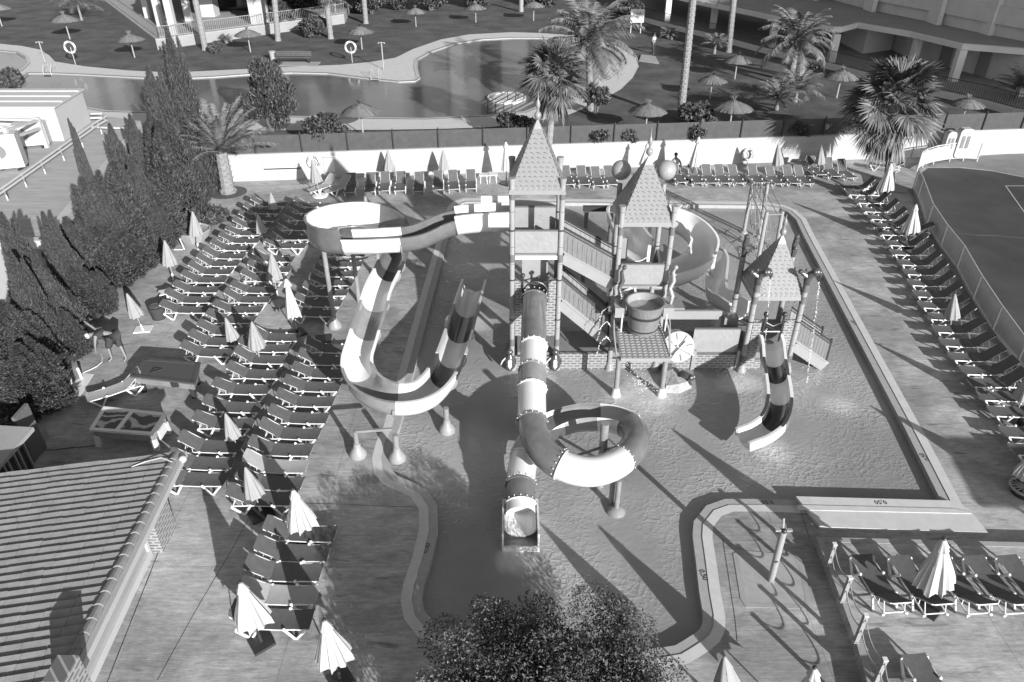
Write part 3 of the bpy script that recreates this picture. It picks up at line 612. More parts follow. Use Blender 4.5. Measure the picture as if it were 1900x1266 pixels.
def cyp_mesh(seed, n=20000):
    rs = np.random.RandomState(seed); u = rs.rand(n)**.8; t = rs.rand(n)*2*PI
    prof = np.interp(u, [0, .06, .22, .5, .72, .9, 1], [.55, .85, 1, .74, .42, .17, .02])
    lump = 1+.16*np.sin(3*t+seed+7*u)+.12*np.sin(5*t-11*u+seed)+.08*np.sin(9*t+23*u); rad = prof*lump*(.70+.34*rs.rand(n))
    P = np.stack([rad*np.cos(t), rad*np.sin(t), u], 1); out = np.stack([np.cos(t)*.35, np.sin(t)*.35, np.full(n, .17)], 1)
    A = out*np.array([.12, .12, .10])+rs.normal(size=(n, 3))*np.array([.04,.04,.006]); B = perp(rs, A)*np.array([.030, .030, .005])
    # secondary spires
    for k in range(13):
        tt = rs.rand()*2*PI; base = rs.uniform(.25, .62); h = (1.0-base)*rs.uniform(.45, .95); m = int(n*.05); uu = rs.rand(m)**.8; ph = rs.rand(m)*2*PI; rr = .27*(1-uu)**.7; r0 = rs.uniform(.35, .75)
        P2 = np.stack([r0*np.cos(tt)*(1-.25*uu)+rr*np.cos(ph), r0*np.sin(tt)*(1-.25*uu)+rr*np.sin(ph), base+h*uu], 1); P = np.vstack([P, P2]); A2 = np.stack([.05*np.cos(ph), .05*np.sin(ph), np.full(m, .016)], 1)+rs.normal(size=(m, 3))*np.array([.03,.03,.005]); A = np.vstack([A, A2]); B = np.vstack([B, perp(rs, A2)*np.array([.03,.03,.005])])
    return leaf_mesh(P, A, B, 'crown')
CYP = []
for s in range(4):
    me = cyp_mesh(s+1); me.materials.append(M_cyp); CYP.append(me)
def cypress(topx, topy, Y, rad, k, label):
    T = V(topx, topy, Y); h = T.z
    r = thing('cypress_tree', label, 'cypress', (T.x, Y, 0), 'cypress hedge')
    c = bpy.data.objects.new('crown', CYP[k % 4]); col.objects.link(c); c.parent = r; c.location = (0, 0, .25); c.scale = (rad, rad, h-.25); c.rotation_euler = (0, 0, k*1.3)
    MB().cyl((T.x, Y, 0), (T.x, Y, h*.85), .11, .03, 8).build('trunk', M_bark, r)
cy = [(310,58,39.5,.95,'tallest pointed cypress at the back of the hedge'),(274,124,38,.85,'second tall cypress just left of the tallest one'),(318,170,38.8,1.05,'broad cypress standing next to the date palm'),(240,214,36,.6,'slim cypress in front of the still water'),
      (203,232,34.5,.7,'slim cypress rising above the pipe run end'),(295,225,35.5,1.3,'wide cypress in the middle of the hedge rear'),(345,262,37.2,.7,'short cypress at the hedge end by the date palm'),(127,224,31,.34,'thin lone cypress spire in front of the white container'),
      (150,330,29.5,.95,'cypress behind the slim spire on the roof edge'),(210,300,31.5,1.25,'full cypress beside the leftover roof machinery'),(260,330,32.5,1.4,'full cypress left of the shaded beige parasol'),(120,405,27.5,.95,'cypress at the flat roof corner'),
      (79,396,25.5,.7,'cypress with two thin dark shoots at the roof edge'),(175,420,28,1.45,'wide cypress bulging over the paving'),(225,430,29,1.3,'cypress next to the leftmost standing parasol pair'),(80,505,23.6,1.0,'cypress above the bending gardener'),
      (132,495,25.3,1.1,'cypress immediately behind the gardener'),(2,398,23.5,.85,'cypress at the left picture edge beside the white parapet'),(45,545,22.3,1.1,'cypress next to the pale stairs'),(0,560,20.6,1.3,'lowest dark cypress at the left picture edge'),(40,590,21,1.0,'cypress over the white bollard mat'),(30,640,19.4,1.2,'front cypress close to the kiosk canopy')]
cy = [(a, b, c_, d*(.82 if b > 380 else 1), e) for a, b, c_, d, e in cy]
cy += [(18,470,22.0,.62,'narrow pointed cypress rising near the left picture edge'),(62,470,23.0,.6,'narrow pointed cypress between the parapet and the pale stairs'),(108,440,25.5,.62,'narrow pointed cypress in front of the roof corner'),(160,395,28.5,.62,'narrow pointed cypress rising over the wide bulging one'),(190,370,29.5,.6,'narrow cypress behind the leftmost parasols'),(245,300,32,.62,'narrow cypress in the hedge centre'),(20,600,20.4,.65,'narrow low cypress at the left edge above the kiosk'),(60,640,19.9,.6,'narrow low cypress over the bollard nearest the kiosk'),(112,575,22.4,.62,'narrow low cypress left of the gardener'),(170,505,25.6,.6,'narrow low cypress behind the lone square-based parasol'),(285,380,31.5,.6,'narrow low cypress beside the potted tub')]
for i, (a, b, c, d, e) in enumerate(cy): cypress(a, b, c, d, i, e)

def crown_cloud(seed, blobs, n, leaf=.1, wid=.45, up=0., name='crown', m=None):
    rs = np.random.RandomState(seed); ws = np.array([b[3]**2 for b in blobs]); ws = ws/ws.sum(); idx = rs.choice(len(blobs), n, p=ws); B_ = np.array([b[:4] for b in blobs])[idx]
    d = rnd_dirs(rs, n); rad = (.45+.6*rs.rand(n)**.6)[:, None]; P = B_[:, :3]+d*B_[:, 3:4]*rad*np.array([1, 1, .85])
    A = (d*.6+rnd_dirs(rs, n)*.8+np.array([0, 0, up])); A /= np.linalg.norm(A, axis=1)[:, None]; A *= (leaf*(.6+.8*rs.rand(n)))[:, None]; Bv = perp(rs, A)*(leaf*wid*(.7+.6*rs.rand(n)))[:, None]
    me = leaf_mesh(P, A, Bv, name); me.materials.append(m or M_leaf); return me
def put(me, name, parent, loc=(0, 0, 0)):
    o = bpy.data.objects.new(name, me); col.objects.link(o)
    if parent: o.parent = parent
    o.location = loc; ORG[o.name] = ORG.get(parent.name, Vector((0,0,0))) if parent else Vector((0,0,0)); return o
def blobs(seed, r, rz, n, br=.4):
    rs = np.random.RandomState(seed); out = [(0, 0, 0, r*.62)]
    for _ in range(n):
        d = rnd_dirs(rs, 1)[0]; k = rs.uniform(.45, .85); d = d*(min(1.25, 1/max(abs(d[0]), abs(d[1]), abs(d[2]))**.6) if n > 100 else 1); out.append((d[0]*r*k, d[1]*r*k, d[2]*rz*k, r*br*rs.uniform(.6, 1.15)))
    return out
def shrub(name, label, cat, base, r, rz, zc, n, leaf, seed, m=None, trunk=True, group=None, up=0., wid=.45, nb=18, br=.4):
    t = thing(name, label, cat, tuple(base), group); put(crown_cloud(seed, blobs(seed, r, rz, nb, br), n, leaf, wid, up, 'foliage', m), 'foliage', t, (0, 0, zc))
    if trunk:
        tm = MB(); rs = random.Random(seed); b = Vector(base)
        for k in range(4): a = k*1.6+rs.random(); tm.tube([b+Vector((.05*math.cos(a),.05*math.sin(a),0)), b+Vector((.2*r*math.cos(a),.2*r*math.sin(a),zc*.5)), b+Vector((.45*r*math.cos(a),.45*r*math.sin(a),zc))], [.07*r+.02,.05*r+.015,.02], 6)
        tm.build('trunk', M_bark, t)
    return t
shrub('round_tree', 'large round tree with tiny dense leaves at the bottom edge', 'tree', (.80, 7.75, 0), 2.8, 1.35, 1.72, 170000, .036, 14, m=M_leaft, nb=210, br=.19, wid=.42)
shrub('feathery_tree', 'bushy dark tree standing between the still pool and the netting', 'tree', G(505,243,ZU), 1.65, 2.1, 2.1, 15000, .13, 5, up=1.1, wid=.22, nb=26)
b = Vector((*W(9.0, .6), 1.4)); b = V(612, 262, 43.0); b.z = 1.5
shrub('oleander_bush', 'leafy bush spilling over the netting fence above the white wall', 'bush', tuple(b), 1.35, .85, .95, 5000, .14, 21, wid=.35)
b = V(955, 245, 44.6); b.z = 1.5
shrub('oleander_bush', 'dark bush behind the netting beside the tall castle roof', 'bush', tuple(b), 1.3, .75, .7, 4500, .13, 22)
b = V(1125,262,44.9); b.z = 1.5
for i, (px_, lab) in enumerate(((1110,'creeper growing through the netting left of the parasol shadow'),(1165,'creeper on the netting behind the ball-topped pillars'),(1290,'small creeper on the netting above the tilted parasol'),(1480,'small creeper on the wall top near the big fan palm'))):
    b = V(px_, 255, 44.0+(px_-1110)*.003); b = Vector((b.x, W(0)[1]+(b.x-WA.x)*wd.y/wd.x+.05, 2.0)); shrub('creeper', lab, 'climbing plant', tuple(b), .7, .4, 0, 500, .09, 31+i, trunk=False, group='creepers on the netting', nb=8)
for i, (px_, py_, r, lab) in enumerate(((512,50,1.9,'clipped dark hedge bush beside the veranda railing'),(560,22,2.2,'large bush behind the palm trunks at top left'),(690,20,2.0,'bush at the lawn edge behind the thatched parasols'),(800,14,2.2,'low hedge plants at the far lawn border'),(890,6,2.3,'dark shrubs at the far border near the white post'),(1000,6,2.2,'dark shrubs left of the tall date palm crown'),(1160,30,1.8,'dark shrub behind the white lawn sign'),(585,62,1.5,'shrub among the palm trunks'),(400,92,.6,'little shrub at the foot of the veranda plinth'),(1420,28,1.0,'shrub under the arcade beside the second palm'),(740,12,1.4,'pale shrub left of the farthest parasols'),(1105,212,.9,'young tree with a thin white trunk above the netting'),(1290,234,1.2,'ground shrubs around the tall slim trunk'),(1505,128,.5,'little round shrub by the arcade kerb'),(25,160,1.1,'shrub behind the white container'))):
    shrub('garden_shrub', lab, 'shrub', tuple(G(px_, py_+6, ZU)), r, r*.75, r*.75 if px_ != 1105 else 1.5, int(2600*r), .13+.03*r, 50+i, group='garden shrubs around the lawn', nb=14)
shrub('fallen_shrub', 'low straggly shrub on the paving at the hedge end', 'shrub', tuple(G(398,412)), .8, .45, .3, 2500, .12, 77, wid=.3)
shrub('hedge_litter', 'low scrub of cut branches in front of the cypress hedge', 'shrub', tuple(G(60,758)), 1.3, .35, .25, 3500, .13, 78, wid=.3)

def feather_frond(rs, L, az, el, droop, npair, ll, m, lw=.03):
    pts = []; p = Vector((0, 0, 0)); e = el; st = L/12
    for k in range(13):
        pts.append(p.copy()); p = p+Vector((math.cos(az)*math.cos(e), math.sin(az)*math.cos(e), math.sin(e)))*st; e -= droop*(k+1)/12*.13
    out = MBF
    out.tube(pts, [.035*(1-k/14) for k in range(13)], 3)
    side = Vector((-math.sin(az), math.cos(az), 0))
    for q in range(npair):
        s = .1+.9*q/npair; f = s*12; i = min(int(f), 11); c = pts[i].lerp(pts[i+1], f-i); d = (pts[i+1]-pts[i]).normalized(); upv = side.cross(d)
        ln = ll*math.sin(PI*(.12+.80*s))**.7*rs.uniform(.85, 1.1)
        for sg in (-1, 1):
            v = (side*sg*.85+d*.55+upv*rs.uniform(-.1,.35)).normalized()*ln; tip = c+v-Vector((0, 0, ln*rs.uniform(.1, .35))); wv = d*lw
            out.add([c-wv, c+wv, tip], [(0, 1, 2)])
def feather_palm(label, base, top, L, nf, seed, trunk_r=.22, el=(.1, 1.35), droop=1.6, pairs=34, ll=.55, group=None, name='date_palm', trunkm=None, cat='palm tree', lw=.03):
    global MBF
    rs = random.Random(seed); t = thing(name, label, cat, tuple(base), group); base = Vector(base); top = Vector(top)
    MBF = MB()
    for k in range(nf):
        e = el[0]+(el[1]-el[0])*(k/nf)**.9; az = k*2.39996+rs.uniform(-.2, .2); feather_frond(rs, L*rs.uniform(.85, 1.08), az, e, droop*rs.uniform(.8, 1.15), pairs, ll, None, lw)
    MBF.v = [(x+top.x, y+top.y, z+top.z) for x, y, z in MBF.v]; MBF.build('crown', M_date, t, rnd=True)
    m = MB(); n = max(int((top-base).length/.16), 3)
    pts = [base.lerp(top, i/n)+Vector((0,0,0)) for i in range(n+1)]; rad = [trunk_r*(1.25 if i < 2 else 1)*(1+.09*(i % 2))*(1-.15*i/n) for i in range(n+1)]
    m.tube(pts, rad, 10)
    for i in range(n): # leaf scars
        for k in range(6):
            a = k*PI/3+i*.5; c = pts[i]; r0 = rad[i]*1.02; m.add([c+Vector((math.cos(a-.28)*r0, math.sin(a-.28)*r0, 0)), c+Vector((math.cos(a+.28)*r0, math.sin(a+.28)*r0, 0)), c+Vector((math.cos(a)*(r0+.05), math.sin(a)*(r0+.05), .12))], [(0, 1, 2)])
    m.build('trunk', M_trunk, t, rnd=True); return t
def fan_palm(label, base, top, R_, nf, seed, trunk_r=.2, skirt=True, group=None, fr=.75, name='fan_palm', minel=-1.1):
    rs = random.Random(seed); t = thing(name, label, 'palm tree', tuple(base), group); base = Vector(base); top = Vector(top)
    g_ = MB(); dd = MB()
    for k in range(nf):
        u = k/nf; dead = skirt and u < .3; e = (rs.uniform(-1.35, -.8) if dead else -.65+2.05*((u-.3)/.7 if skirt else u)**.85+rs.uniform(-.15, .15)); az = k*2.39996+rs.uniform(-.35, .35); out = dd if dead else g_
        d = Vector((math.cos(az)*math.cos(e), math.sin(az)*math.cos(e), math.sin(e))); pl = R_*.5*rs.uniform(.75, 1.15)*(.7 if dead else 1); o0 = top-Vector((0, 0, rs.uniform(.1, .7) if dead else 0))
        c = o0+d*pl-Vector((0, 0, pl*.10)); out.tube([o0, o0+d*pl*.5, c], [.03, .025, .02], 3)
        d = (d-Vector((0,0,rs.uniform(.1,.5) if not dead else .6))).normalized(); side = d.cross(Vector((0, 0, 1))); side = side.normalized() if side.length > .1 else Vector((1, 0, 0)); roll = rs.uniform(-.7, .7); nrm = side.cross(d).normalized(); side, nrm = side*math.cos(roll)+nrm*math.sin(roll), nrm*math.cos(roll)-side*math.sin(roll)
        fl = R_*.52*rs.uniform(.85, 1.15)*(.9 if dead else 1); ns = 26 if not dead else 12; spr = .8 if dead else 2.9+rs.uniform(-.3, .5)
        for q in range(ns):
            a = (q/(ns-1)-.5)*spr; v = (d*math.cos(a)+side*math.sin(a)+nrm*.22*abs(math.sin(a))).normalized(); ln = fl*(.75+.25*math.cos(a*.6))*rs.uniform(.88, 1.06); mid = c+v*ln*.5; sg = rs.uniform(.35, .8)+(.4 if dead else 0); tip = mid+v*ln*.45-Vector((0, 0, ln*sg*.32)); pw = v.cross(nrm).normalized()*ln*.042; pu = nrm*ln*.012*(1 if q % 2 else -1)
            out.add([c, mid-pw+pu, tip, mid+pw-pu], [(0, 1, 2, 3)])
    g_.build('crown', M_fan, t, rnd=True)
    if skirt: dd.build('dry_skirt', M_dead, t, rnd=True)
    m = MB(); n = max(int((top-base).length/.2), 3); pts = [base.lerp(top, i/n) for i in range(n+1)]; m.tube(pts, [trunk_r*(1.3 if i == 0 else 1)*(1+.1*(i % 2)) for i in range(n+1)], 10); m.build('trunk', M_trunk, t); return t
base = G(1012,333); fan_palm('shaggy fan palm behind the tallest castle tower', base, V(1030,140,base.y), 2.4, 72, 3, .2, True)
base = G(1650,338); fan_palm('biggest shaggy fan palm over the corner of the court fence', base, V(1660,190,base.y), 3.0, 78, 4, .26, True)
base = G(424,358); feather_palm('thick-trunked young date palm in a round bed by the hedge', base, V(410,283,base.y)-Vector((0,0,0)), 3.1, 46, 6, .36, (.3, 1.38), .75, 80, .42, lw=.03)
struct(MB().lathe(tuple(base), [(1.0,0),(1.0,.03),(.0001,.035)], 24).build('planting_bed', M_bark))
base = G(1096,205,ZU); feather_palm('tall date palm with drooping fronds beside the clear pool', base, V(1092,82,base.y), 3.7, 46, 7, .24, (-.35, 1.4), 1.7, 44, .75, lw=.045)
base = G(1466,152,ZU); feather_palm('date palm in front of the arcade at upper right', base, V(1478,78,base.y), 3.3, 42, 8, .26, (-.35, 1.4), 1.7, 42, .7, lw=.045)
for i, (bx, by, tx, ty, lab, gen) in enumerate(((1262,222,1292,-60,'tall slim palm trunk rising out of the picture behind the parasols','feather'),(1352,97,1368,-70,'second tall palm trunk in front of the arcade','fan'),(381,93,352,-50,'palm trunk leaning beside the veranda plinth','fan'),(516,76,505,-50,'slender palm trunk right of the veranda','fan'),(614,72,602,-30,'palm trunk among the dense shrubs','fan'),(679,44,672,-40,'thick far palm trunk above the shrubs','fan'))):
    b = G(bx, by, ZU); t_ = V(tx, ty, b.y)
    if gen == 'feather': feather_palm(lab, b, t_, 3.0, 34, 20+i, .24, (-.4, 1.3), 1.9, 26, .6, 'tall palms on the lawn')
    else: fan_palm(lab, b, t_, 2.2, 40, 20+i, .25, False, 'tall palms on the lawn', name='tall_palm')
for i, (bx, by, L_, nf, h, lab) in enumerate(((152,38,2.8,36,1.6,'clump of dwarf palms on the lawn at top left'),(1240,72,1.1,30,.3,'spiky yucca near the white lawn sign'),(1440,205,1.9,30,.7,'cycad left of the pair behind the netting'),(1475,190,2.1,34,.8,'cycad right of the pair behind the netting'),(1880,195,1.9,28,1.2,'small palm at the right picture edge'),(1325,100,1.4,22,.8,'small palm beside the second tall trunk'),(563,20,2.4,26,1.8,'feathery palm behind the clipped hedge'),(625,40,2.2,24,1.9,'feathery palm between the trunks'),(420,80,.8,16,.3,'small agave by the plinth'))):
    b = G(bx, by, ZU); feather_palm(lab, b, b+Vector((0,0,h)), L_, nf, 40+i, .12, (.1, 1.35), 1.5, 20, .4*L_/2+.1, 'small palms around the lawn', 'dwarf_palm', cat='small palm')
# ================================================================ SUN LOUNGERS
def make_lounger(sling, back=R(33), nm='sun_lounger'):
    r = thing(nm, 'proto', 'sun lounger'); Wd = .275; z = .33; H = Vector((0, 0, z)); bl = .68
    bx, bz = -bl*math.cos(back), z+bl*math.sin(back)
    m = MB()
    for s in (-1, 1):
        m.tube([(0, s*Wd, z-.012), (.5, s*Wd, z-.03), (1.14, s*Wd, z-.005)], .018, 6); m.tube([(0, s*Wd, z), (-.1, s*Wd, z-.02), (-.52, s*(Wd-.02), z-.05)], .022, 6)
    m.tube([(1.14, -Wd, z-.005), (1.19, -Wd*.7, z-.01), (1.19, Wd*.7, z-.01), (1.14, Wd, z-.005)], .015, 6); m.build('frame', M_plast, r, True)
    for s in (-1, 1):
        y = s*(Wd+.015)
        for pts in ([(.02, y, z), (-.16, y, .02), (-.22, y, .015), (-.5, y, z-.07)], [(.62, y, z), (.82, y, .02), (.88, y, .015), (1.12, y, z-.01)]):
            lm = MB(); lm.tube(pts, .034, 7); lm.sphere(pts[0], .045, 8, 5); lm.sphere(pts[-1], .036, 8, 5); lm.build('leg', M_plast, r, True)
    m = MB(); m.tube([(0, -Wd+.02, z), (bx, -Wd+.02, bz), (bx-.03, -Wd*.6, bz+.02), (bx-.03, Wd*.6, bz+.02), (bx, Wd-.02, bz), (0, Wd-.02, z)], .017, 6)
    for s in (-1, 1): m.tube([(bx*.62, s*(Wd-.02), z+(bz-z)*.62), (-.47, s*(Wd-.03), z-.05)], .013, 5); m.tube([(bx*.35, s*(Wd-.02), z+(bz-z)*.35), (-.2, s*(Wd-.03), z-.03)], .012, 5)
    m.tube([(-.47, -Wd+.03, z-.05), (-.47, Wd-.03, z-.05)], .015, 5); m.build('back_frame', M_plast, r, True)
    m = MB(); n = 8
    for side in (0, 1):
        vs = []; fs = []
        for i in range(n+1):
            x = 1.205*i/n; zz = z-.035*math.sin(PI*i/n)+.012-side*.012
            for j in range(5): y = (-1+j/2)*(Wd+.008); vs.append((x, y, zz+.014-.014*math.cos(y/Wd*PI/2)))
        for i in range(n):
            for j in range(4): a = i*5+j; fs.append((a, a+1, a+6, a+5))
        m.add(vs, fs)
    m.build('seat', sling, r, True, rnd=True)
    m = MB(); nx, nz = -math.sin(back), math.cos(back)
    for side in (0, 1):
        vs = []; fs = []
        for i in range(6):
            t = i/5; x = bx*t*1.06; zz = z+(bz-z)*t*1.06+.03-side*.012-.02*math.sin(PI*t); wv = Wd+.006-(.05 if i == 5 else 0)
            for j in range(5): vs.append((x, (-1+j/2)*wv, zz))
        for i in range(5):
            for j in range(4): a = i*5+j; fs.append((a, a+1, a+6, a+5))
        m.add(vs, fs)
    m.build('backrest', sling, r, True, rnd=True)
    return r
LP = {}
def lounger(px, py, rot, xr, yn, label, group, kind='d', z0=0, back=33):
    """px,py = photograph pixel of local point (xr, yn) on the rail"""
    key = (kind, back)
    if key not in LP:
        o = make_lounger(M_sling if kind == 'd' else M_slingp, R(back)); LP[key] = o
    else: o = copy_tree(LP[key])
    P = G(px, py, z0+.33); a = R(rot); ca, sa = math.cos(a), math.sin(a); x = P.x-(xr*ca-yn*sa); y = P.y-(xr*sa+yn*ca)
    o.location = (x, y, z0); o.rotation_euler = (0, 0, a); tag(o, label, 'sun lounger', group); return o
ORD = ['first','second','third','fourth','fifth','sixth','seventh','eighth','ninth','tenth','eleventh','twelfth','thirteenth','fourteenth','fifteenth','sixteenth','seventeenth','eighteenth','nineteenth','twentieth','twenty-first','twenty-second','twenty-third','twenty-fourth','twenty-fifth','twenty-sixth','twenty-seventh','twenty-eighth']
def column(pts, desc, group, kinds=None, backs=None):
    rr = random.Random(len(desc))
    for i, (a, b) in enumerate(pts):
        k = (kinds or {}).get(i, 'd'); lounger(a, b, -1.5+rr.uniform(-1.3, 1.3), 0, -.275, ('pale sling lounger, the light one ' if k == 'p' else 'dark sling lounger, '+ORD[i]+' from the far end ')+desc, group, k, 0, rr.choice((31, 33, 27, 37)))
column([(487,383),(474,396),(466,410),(455,423),(443,437),(431,451),(416,464.5),(402,479.5),(390.6,494),(375.6,509),(364.5,524.5),(349.5,543),(337.6,562),(327,580.5)], 'beside the cypress hedge', 'loungers beside the hedge')
column([(397,621),(381,640.6),(367,661)], 'above the billiard table', 'loungers above the billiard table')
column([(567,384),(559.6,396),(552,409),(540.6,427),(529.6,445),(517,460.6),(493,486),(486,505),(474,522),(457,543.5),(443.5,561.6),(426,580.5),(413,599.5)], 'of the column left of the slide posts', 'loungers in the second column')
column([(493,632.7),(475,653),(466,674),(454,702),(430,731),(413,764.5),(396,795),(369,839),(351,870.6),(335.5,901)], 'of the column ending at the tiled roof', 'loungers towards the tiled roof')
column([(628,476),(620,495),(609,513),(601,530),(589,549),(576,569),(565,587)], 'in the shade under the flume bowl', 'loungers under the flume')
column([(597,654),(586,677),(576,700.6),(562,726),(548,754),(534.5,785),(517.5,814),(500,845),(489,876),(478,908),(463,938)], 'beside the bottom bend of the flume', 'loungers beside the flume bend', {8: 'p'})
column([(533,1003),(518,1041),(501,1077.5),(492,1121),(477,1167)], 'between the near white parasols', 'loungers between the near parasols', {3: 'p'})
# right hand row, heads towards the court fence
rp_ = [(1565,350.5),(1575,361.6),(1592,377),(1604,393),(1616,407),(1623,421.6),(1635,436),(1650.6,455.6),(1659,473),(1672.7,492),(1682.8,509.5),(1691.6,530),(1702,551),(1712,571.6),(1725.6,593),(1739,617),(1753,642.5),(1770,669),(1792.5,695),(1807.6,718),(1825.4,743),(1846.7,772.5),(1869,811),(1887.5,844.5),(1912,884)]
rr = random.Random(5)
for i, (a, b) in enumerate(rp_): lounger(a, b, 180-2+rr.uniform(-1.5, 1.5), 1.17, .275, 'dark sling lounger, '+ORD[i]+' from the far end along the court fence', 'loungers along the court fence', 'd', 0, rr.choice((42, 46, 50)))
# row in front of the white wall
wl_ = [(648,357,'darkest lounger, behind the leftmost gap by the big flume bowl'),(685,356,'lounger left of the first small wall parasol'),(711.6,354,'lounger directly under the first small wall parasol'),(741.6,354,'lounger right of the first small wall parasol'),(776,355,'lounger midway between the two small wall parasols'),(813,352,'lounger directly under the second small wall parasol'),(843,351,'lounger right of the second small wall parasol'),(874,350,'last lounger before the white table by the tall castle tower'),
       (1058,342,'lounger nearest the right side of the tall castle tower'),(1086,342,'second lounger right of the tall castle tower'),(1113,344,'third lounger right of the tall tower, touching the left ball'),(1140,342,'lounger partly hidden by the left ball'),
       (1298.5,339.5,'lounger beneath the tilted white parasol'),(1324,339.5,'lounger right of the tilted white parasol'),(1349,339.5,'lounger left of the life ring on the wall'),(1376,339.5,'lounger below the life ring shadow'),(1410.6,339,'lounger behind the rope climbing frame'),(1448.5,341,'lounger below the beige parasol right of the life ring'),(1477,340,'lounger between two beige parasols by the wall'),(1502,341,'lounger with an oval shadow on its back'),(1526,324,'shaded lounger under the last wall parasol'),(1553,327,'shaded lounger at the fan palm edge'),(1583,330,'last shaded lounger under the fan palm')]
for i, (a, b, l) in enumerate(wl_): lounger(a, b, -90+6+rr.uniform(-3, 3), 1.18, 0, l, 'loungers against the white wall', 'd', 0, 50 if a > 1510 else 42)
for i, (a, b, ro, l) in enumerate(((1268,338,-80,'lounger with a dark-haired person behind the right ball'),(575,354,-128,'pale lounger behind the white-based parasol'),(606,356,-125,'pale lounger turned towards the life ring on the wall'))): lounger(a, b, ro, 1.18, 0, l, 'loungers against the white wall', 'p' if i else 'd', 0, 42)
# near terrace
for a, b, l in ((1597,1031,'terrace lounger nearest the rope posts'),(1667,1033,'terrace lounger left of the white parasol'),(1742,1033,'terrace lounger hidden behind the white parasol'),(1805,1033,'terrace lounger right of the white parasol'),(1866,1032,'terrace lounger at the right picture edge'),(1694,1216,'single terrace lounger at the bottom edge')):
    lounger(a, b, 94.5, 1.18, 0, l, 'loungers on the raised terrace', 'd', .28, 36)
for a, b, ro, l in ((1652,312,150,'folded lounger in the palm shade by the far parasol'),(1706,430,170,'lounger behind the second court fence parasol')):
    lounger(a, b, ro, 0, .3, l, 'loungers along the court fence', 'd', 0, 28)
lounger(232,716,216,0,0,'pale lounger wedged between the two games tables','loungers above the billiard table','p',0,38)

# ================================================================ PARASOLS
def make_parasol(kind):
    if kind == 'beige': H, rb, zb, cm, ns = 1.7, .27, .72, M_beige, 8
    elif kind == 'white': H, rb, zb, cm, ns = 2.2, .34, .85, M_canv, 8
    else: H, rb, zb, cm, ns = 2.2, .20, .75, M_canv, 8
    r = thing('closed_parasol', 'proto', 'parasol'); rs = random.Random(len(kind))
    MB().cyl((0,0,0), (0,0,H-.03), .022, n=8).build('pole', M_steel if kind == 'beige' else M_dark, r, True)
    am = .13 if kind == 'beige' else .24
    def fn(t, z): 
        u = (H-z)/(H-zb); return 1+am*min(u*1.4, 1)*(1.3*abs(math.cos(ns/2*t+.5*math.sin(t)))-.6+.35*math.cos(3*ns*t+2*math.sin(2*t)))+(.0 if kind == 'beige' else .16*u*math.sin(2*t+1))
    prof = []
    for i in range(13):
        u = i/12; rad = .035+(rb-.035)*u**(.8 if kind == 'beige' else .9); prof.append((rad, H-.04-(H-.04-zb)*u))
    m = MB(); n = 48; vs = []
    for i, (rad, z) in enumerate(prof):
        for k in range(n):
            t = 2*PI*k/n; rr_ = rad*fn(t, z); zz = z-(.06+.05*math.sin(3*t+1))*max(0, math.cos(ns*t))*(1 if i == 12 else 0)*(.35 if kind == 'beige' else 1.1); vs.append((rr_*math.cos(t), rr_*math.sin(t), zz))
    fs = [(i*n+k, (i+1)*n+k, (i+1)*n+(k+1) % n, i*n+(k+1) % n) for i in range(12) for k in range(n)]
    c0 = len(vs); vs.append((0, 0, prof[-1][1]+.1)); fs += [(12*n+k, c0, 12*n+(k+1) % n) for k in range(n)]
    m.add(vs, fs); m.build('canopy', cm, r, True, rnd=True)
    m = MB(); m.lathe((0,0,0), [(.02,H),(.05,H-.05),(.115 if kind == 'beige' else .14,H-.30),(.10,H-.33),(.03,H-.12)], 20, lambda t, z: 1+.18*math.cos(8*t)*(1 if z < H-.2 else 0)); m.build('top_flap', cm, r, True)
    MB().sphere((0,0,H+.0), .035 if kind == 'beige' else .055, 10, 6, (1,1,.7)).build('finial', M_beige if kind == 'beige' else M_dark, r, True)
    m = MB()
    if kind == 'beige': m.lathe((0,0,0), [(.04,.0),(.04,.28),(.03,.3)], 10)
    else: m.box((0,0,.04), (.52,.52,.08), R(38)); m.lathe((0,0,0), [(.045,.08),(.045,.35),(.03,.36)], 10)
    m.build('base', M_plast if kind == 'beige' else M_dark, r); r['H'] = H; return r
PP = {}
def parasol(tx, ty, bx, by, kind, label, z0=0):
    B = G(bx, by, z0); T = V(tx, ty, B.y); h = T.z-z0; dx = T.x-B.x
    if kind not in PP: o = make_parasol(kind); PP[kind] = o; del o['H']
    else: o = copy_tree(PP[kind])
    H = {'beige': 1.7, 'white': 2.2}.get(kind, 2.2); s = h/H
    ln = math.atan2(dx, h); ln = max(min(ln, .2), -.2); o.location = B; o.rotation_euler = (0, ln, random.Random(bx).uniform(0, .7) if abs(ln) < .03 else 0); sw = min(max(s, .85), 1.15); o.scale = (sw, sw, s)
    tag(o, label, 'parasol', 'closed parasols'); return o
